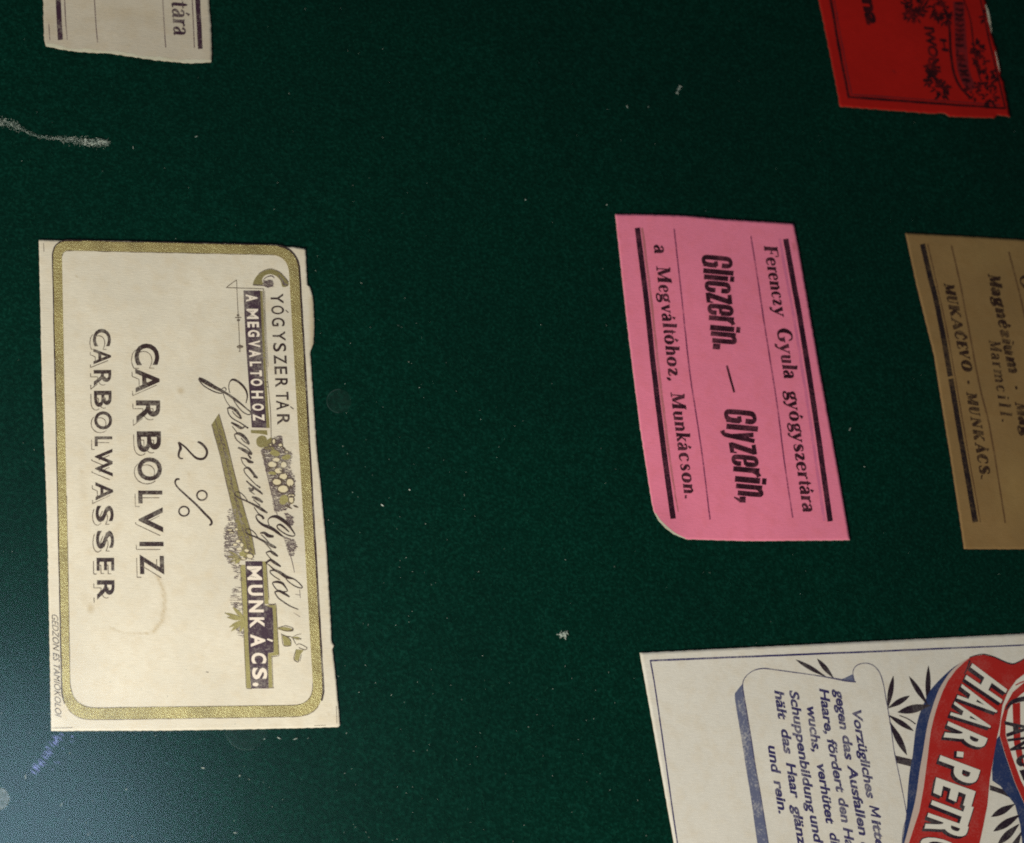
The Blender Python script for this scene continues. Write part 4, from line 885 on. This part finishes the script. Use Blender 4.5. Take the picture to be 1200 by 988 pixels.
    Q = [('H', (1139.6, 777.4), (1130.4, 795.6), (1180.4, 808), (1173, 824.2)), ('A', (1127.4, 801.6), (1121, 818.2), (1172, 827.6), (1164.2, 841)), ('A', (1118.8, 822), (1113.2, 838), (1163.4, 845), (1158, 859)),
         ('R', (1111.3, 845.4), (1105.8, 864), (1157.4, 865.4), (1150.2, 884)), ('P', (1102, 885), (1096.6, 904.5), (1148.8, 902.6), (1143, 921.4)), ('E', (1097.2, 911), (1093.8, 929), (1143.4, 927.4), (1137.4, 948)),
         ('T', (1095, 930.5), (1088.4, 950), (1141, 946), (1133.6, 969.5)), ('R', (1087.8, 952.6), (1083.4, 971), (1135.2, 969), (1129.6, 988.6)), ('O', (1081, 977), (1076.6, 996), (1128.6, 990.6), (1123, 1010))]
    p = P(.00014)
    for ch, *q in Q:
        for d in ((-1.2, .9), (-2.2, 2), (-3.2, 3.2), (.6, 1.4), (-1.4, -.8)): quad_glyph(p, ch, q, .045, d)
    p.poly([(1118, 880), (1129.5, 882), (1128.5, 889.5), (1117.5, 888.5)])
    p.build('letter_shadow', MT['black'], t)
    p = P(.00019)
    for ch, *q in Q: quad_glyph(p, ch, q, .032 if ch in 'HTPE' else .026)
    p.poly([(1121.6, 880.4), (1129.3, 881.4), (1128.6, 887.6), (1121, 886.6)])
    p.build('lettering', MT['adwhite'], t, label='slanting white capitals HAAR-PETRO on the red ribbon')
    # round badge cut by the frame
    p = P(.00012); p.poly([(1230, 790), (1200, 800), (1187, 811), (1178, 827), (1173, 845), (1171.5, 862), (1178.5, 885), (1189.5, 917), (1202, 945), (1230, 990)]); p.build('badge', MT['scarlet'], t, sub=30)
    p = P(.00015); p.poly([(1230, 800), (1200, 811), (1189, 820), (1181.5, 832), (1178.5, 846), (1178.6, 862), (1186, 886), (1196.5, 915), (1212, 945), (1230, 970)]); p.poly([(1230, 783), (1203, 790), (1194, 797), (1188, 806), (1200, 800), (1230, 790)]); p.build('badge_field', MT['adwhite'], t, sub=30)
    p = P(.00018); p.poly([(1186.5, 825), (1195.5, 823), (1196, 870), (1201, 900), (1193, 893), (1188, 870)]); p.stroke([(1190, 803, 1.4), (1200, 798.5, 1.6), (1215, 795, 1.6)]); p.build('badge_stripe', MT['scarlet'], t)
    p = P(.0002); p.stroke([(1178.5, 832, 1.6), (1184, 824.5, 4.2), (1192, 820.5, 5.5), (1204, 818.5, 6)])
    for ch, *q in (('A', (1176.8, 845), (1179.6, 864), (1212, 850), (1211, 856)), ('N', (1180.2, 866), (1184.2, 880), (1214, 862), (1218, 876)), ('G', (1188, 886), (1193, 899), (1220, 880), (1226, 893)), ('E', (1194.5, 903), (1199.5, 915), (1226, 896), (1231, 908))): quad_glyph(p, ch, q, .03)
    p.build('badge_lettering', MT['black'], t)
ad_label()

# ------------------------------------------------------------------ 6. aged white label cut by the top edge
def h_top(x, y): return 0.0006 + .0002 * math.sin((x - 50) / 62) + .0004 * max(0, (y - 20) / 55)
def top_label():
    t = thing('paper_label', 'aged grey-white label cut by the top edge, ending in tára, with torn lower edge', 'label', W(148, 10, 0), 'old pharmacy labels laid on the green felt')
    H = h_top
    bot = [(54, 54), (70, 57), (90, 60.3), (108, 61.5), (126, 62), (157.5, 66.4), (180, 70), (198, 71.6), (225, 74), (247.5, 72.6)]
    def stn(x, y): return max(.18 * max(0, 1 - seg(x, y, (120, 12), (180, 18)) / 12), .12 * max(0, 1 - math.hypot((x - 60) / 15, (y - 30) / 40)))
    sheet(t, [(44, -190), (236, -200)], [(236, -200), (244.8, 0), (247.5, 36), (248.2, 66), (247.5, 72.6)], bot, [(44, -190), (50.6, 0), (51.6, 46), (54, 54)], H, MT['greyw'], MT['core'], 3, stn, .5)
    def P(): return Print(H)
    p = P(); A = []; B = []
    for i, (x, y) in enumerate(resample(bot, 70)):
        A.append((x, y - .15)); B.append((x, y - 1.2 - 2.2 * abs(math.sin(i * .21 + 1)) - rnd.uniform(0, 1.2)))
    p.strip(A, B, 1); p.build('torn_edge', MT['core'], t)
    for l, w in (([(60, -190), (68.2, 0), (70.8, 46.8)], 6.0), ([(221, -190), (231.7, 0), (234.7, 57.4)], 5.6)):
        p = P(); p.stroke([(x, y, w) for x, y in l], n=8, jit=.15); p.build('rule', MT['ink_greyw'], t)
    for l, w in (([(67, -190), (75.6, 0), (78.8, 46.8)], 1.2), ([(102, -190), (110.7, 0), (114.3, 49.5)], 1.2), ([(182, -190), (190.8, 0), (194.2, 55.8)], 1.2), ([(215, -190), (225.2, 0), (227.8, 56)], 1.2), ([(57.2, 28), (58.4, 47)], .9)):
        p = P(); p.stroke([(x, y, w) for x, y in l], n=8, jit=.12); p.build('rule', MT['ghost_greyw'], t)
    p = P(); penline(p, SER, [('r', -8, -1), ('t', .5, 9), ('á', 10, 20.5), ('r', 22, 30), ('a', 31, 41)], ((200.8, 0), (203.6, 40)), 21, .08, 1.15)
    p.build('lettering', MT['ink_greyw'], t, label='bold serif letters tára')
top_label()

# ------------------------------------------------------------------ lint
ml, N, L, Pn = new_mat('white_lint'); n_ = noise(N, L, 900, 2, geo(N))
L.new(ramp(N, L, n_.outputs[0], [(.3, (.10, .16, .14)), (.7, (.50, .55, .50))]).outputs[0], Pn.inputs['Base Color']); Pn.inputs['Roughness'].default_value = .9
def flakes(spots, fib=True):
    V = []; Fc = []
    for x, y, r in spots:
        c = W(x, y, 0.0002 + rnd.uniform(0, .0003)); b = len(V); a = rnd.uniform(0, 6.28); s_ = r * .000167
        e = rnd.uniform(1, 3.2) if fib else 1.3
        u = Vector((math.cos(a), math.sin(a), rnd.uniform(-.1, .1))) * s_ * e; w = Vector((-math.sin(a), math.cos(a), rnd.uniform(-.1, .1))) * s_ / math.sqrt(e)
        V += [c - u, c + w * .8 - u * .3, c + w + u * .4, c + u, c - w * .6 + u * .5, c - w - u * .4, c + Vector((0, 0, s_ * .8))]
        Fc += [(b + i, b + (i + 1) % 6, b + 6) for i in range(6)]
    me = bpy.data.meshes.new('lint'); me.from_pydata(V, [], Fc); return me
sp = []
for _ in range(190): sp.append((rnd.uniform(-20, 1220), rnd.uniform(-20, 1010), rnd.uniform(.15, .38)))
for _ in range(120): sp.append((rnd.uniform(0, 760), rnd.uniform(780, 1000), rnd.uniform(.18, .45)))
for _ in range(90): sp.append((rnd.gauss(450, 90), rnd.gauss(560, 160), rnd.uniform(.2, .5)))
for x, y, r in ((480, 574, 1.3), (735, 125, 1.2), (760, 125, 1.2), (616, 234, 1.4), (711, 240, 1.1), (448, 592, 1.6), (310, 866, 1.1), (327, 865, 1.3), (346, 866, 1.3), (238, 900, 1.1), (281, 909, 1.2), (230, 160, 1.2), (156, 173, 1), (72, 943, 1.1), (148, 925, 1.1), (30, 910, 1.2), (276, 976, 1.3), (1013, 547, .9), (996, 503, 1.3)): sp.append((x, y, r * .8))
link('lint_specks', flakes(sp), None, ml, kind='stuff', label='tiny white lint specks scattered over the green felt')
def blob(name, label, spots, x, y):
    o = thing(name, label, 'lint', W(x, y, 0)); return link('fluff', flakes(spots), o, ml)
path = [(-4, 143), (6, 143), (14, 146), (24, 150), (34, 156), (45, 160), (58, 162), (70, 162.5), (85, 164.5), (101, 166.5), (115, 167), (128, 168)]
fl = []
for x, y in resample(path, 150):
    sprd = 3.6 if x < 24 else (1.5 if x < 72 else (3.6 if 95 < x < 118 else 2.6))
    for _ in range(10 if sprd > 2 else 4): fl.append((x + rnd.uniform(-1.5, 1.5), y + rnd.gauss(0, sprd * .8), rnd.uniform(.12, .45)))
for _ in range(34): fl.append((rnd.uniform(98, 127), rnd.uniform(163, 171), rnd.uniform(.5, 1.15)))
blob('lint_streak', 'long pale streak of lint on the felt left of centre, above the cream label', fl, 60, 160)
blob('lint_tuft', 'small white lint tuft on the felt above the white hair tonic label', [(660 + rnd.gauss(0, 2.2), 744 + rnd.gauss(0, 2), rnd.uniform(.5, 1.4)) for _ in range(34)], 660, 744)
blob('lint_tuft', 'faint upright lint wisp on the felt above the pink label', [(795 + rnd.gauss(0, .8) + (q - 14) * -.15, 101 + q * .35, rnd.uniform(.3, .9)) for q in range(26)], 795, 105)

# ------------------------------------------------------------------ glass cover
mg, N, L, Pn = new_mat('case_glass'); N.remove(Pn); out = N['Material Output']
tr_ = N.new('ShaderNodeBsdfTransparent'); tr_.inputs[0].default_value = (.985, .995, .99, 1)
gl = N.new('ShaderNodeBsdfGlossy'); gl.inputs['Roughness'].default_value = 0.185; gl.inputs[0].default_value = (.85, .93, 1, 1)
g2 = N.new('ShaderNodeBsdfGlossy'); g2.inputs['Roughness'].default_value = 0.05
mx0 = N.new('ShaderNodeMixShader'); mx0.inputs[0].default_value = .0; L.new(gl.outputs[0], mx0.inputs[1]); L.new(g2.outputs[0], mx0.inputs[2])
fr = N.new('ShaderNodeFresnel'); fr.inputs[0].default_value = 1.5
gbk = N.new('ShaderNodeNewGeometry'); fm_ = N.new('ShaderNodeMath'); fm_.operation = 'MULTIPLY_ADD'; fm_.inputs[1].default_value = -1; fm_.inputs[2].default_value = 1; L.new(gbk.outputs['Backfacing'], fm_.inputs[0])
fx = N.new('ShaderNodeMath'); fx.operation = 'MULTIPLY'; L.new(fr.outputs[0], fx.inputs[0]); L.new(fm_.outputs[0], fx.inputs[1])
mx = N.new('ShaderNodeMixShader'); L.new(fx.outputs[0], mx.inputs[0]); L.new(tr_.outputs[0], mx.inputs[1]); L.new(mx0.outputs[0], mx.inputs[2]); L.new(mx.outputs[0], out.inputs[0])
gt = thing('glass_pane', 'clear glass cover over the labels with a cool reflection at its lower left corner', 'glass', (0.05, 0.03, 0.0065))
bm = bmesh.new(); bmesh.ops.create_cube(bm, size=1)
bmesh.ops.scale(bm, vec=(0.70, 0.66, 0.003), verts=bm.verts); bmesh.ops.translate(bm, vec=(0.05, 0.03, 0.008), verts=bm.verts)
bmesh.ops.bevel(bm, geom=bm.edges[:], offset=.0005, segments=1, affect='EDGES')
me = bpy.data.meshes.new('pane'); bm.to_mesh(me); bm.free(); link('pane', me, gt, mg)
def film(name, c, a, emi=0):
    m, N, L, Pn = new_mat(name); N.remove(Pn); o = N['Material Output']
    t_ = N.new('ShaderNodeBsdfTransparent'); d = N.new('ShaderNodeBsdfDiffuse'); d.inputs[0].default_value = (*c, 1)
    n = noise(N, L, 900, 3, geo(N)); r = ramp(N, L, n.outputs[0], [(.3, (a * .3,) * 3), (.7, (a,) * 3)])
    x = N.new('ShaderNodeMixShader'); L.new(r.outputs[0], x.inputs[0]); L.new(t_.outputs[0], x.inputs[1]); L.new(d.outputs[0], x.inputs[2]); L.new(x.outputs[0], o.inputs[0]); return m
fm = film('dried_drop', (.6, .75, .78), .009); fr_ = film('drop_rim', (.6, .8, .82), .045); fs = film('scratch_glint', (.34, .42, .95), .8); fb = film('pale_drop', (.7, .8, .85), .18)
HG = lambda x, y: 0.0095
def spot(cx, cy, r, m1, m2, label, a0=0, a1=6.2832, w=1.0):
    p = Print(HG, .00002); n = 28; p.ell(cx, cy, r, r * .95, 0, n, .02); d = p.build('drop_mark', m1, gt, label=label)
    p = Print(HG, .00006); p.stroke([(cx + r * math.cos(a), cy + r * .95 * math.sin(a), w) for a in [a0 + (a1 - a0) * i / 20 for i in range(21)]], n=2); q = p.build('rim', m2, gt)
    q.parent = d
spot(289, 855, 25, fm, fr_, 'faint round dried drop on the lower edge of the cream label', 1.2, 3.9)
spot(397.5, 470, 14.5, fm, fr_, 'very faint small round mark right of the cream label', 1.6, 4.8, .8)
spot(-3, 936, 14, fb, fr_, 'pale round drop at the left edge', 0, 6.2832, 1.4)
p = Print(HG, .00003)
for i in range(64):
    s_ = i / 63 + rnd.uniform(-.03, .03); x = 73 - 34 * s_ + rnd.uniform(-4, 4); y = 858 + 48 * s_ + rnd.uniform(-3, 3); l = rnd.uniform(3, 9)
    if rnd.random() < .12: x += 14; y += 4; l *= .5
    p.stroke([(x - l * .45, y - l * .32, .2), (x, y, rnd.uniform(.3, .6)), (x + l * .45, y + l * .36, .2)], n=2)
p.build('scratch_patch', fs, gt, label='patch of fine blue-violet scratches under the lower left corner of the cream label')
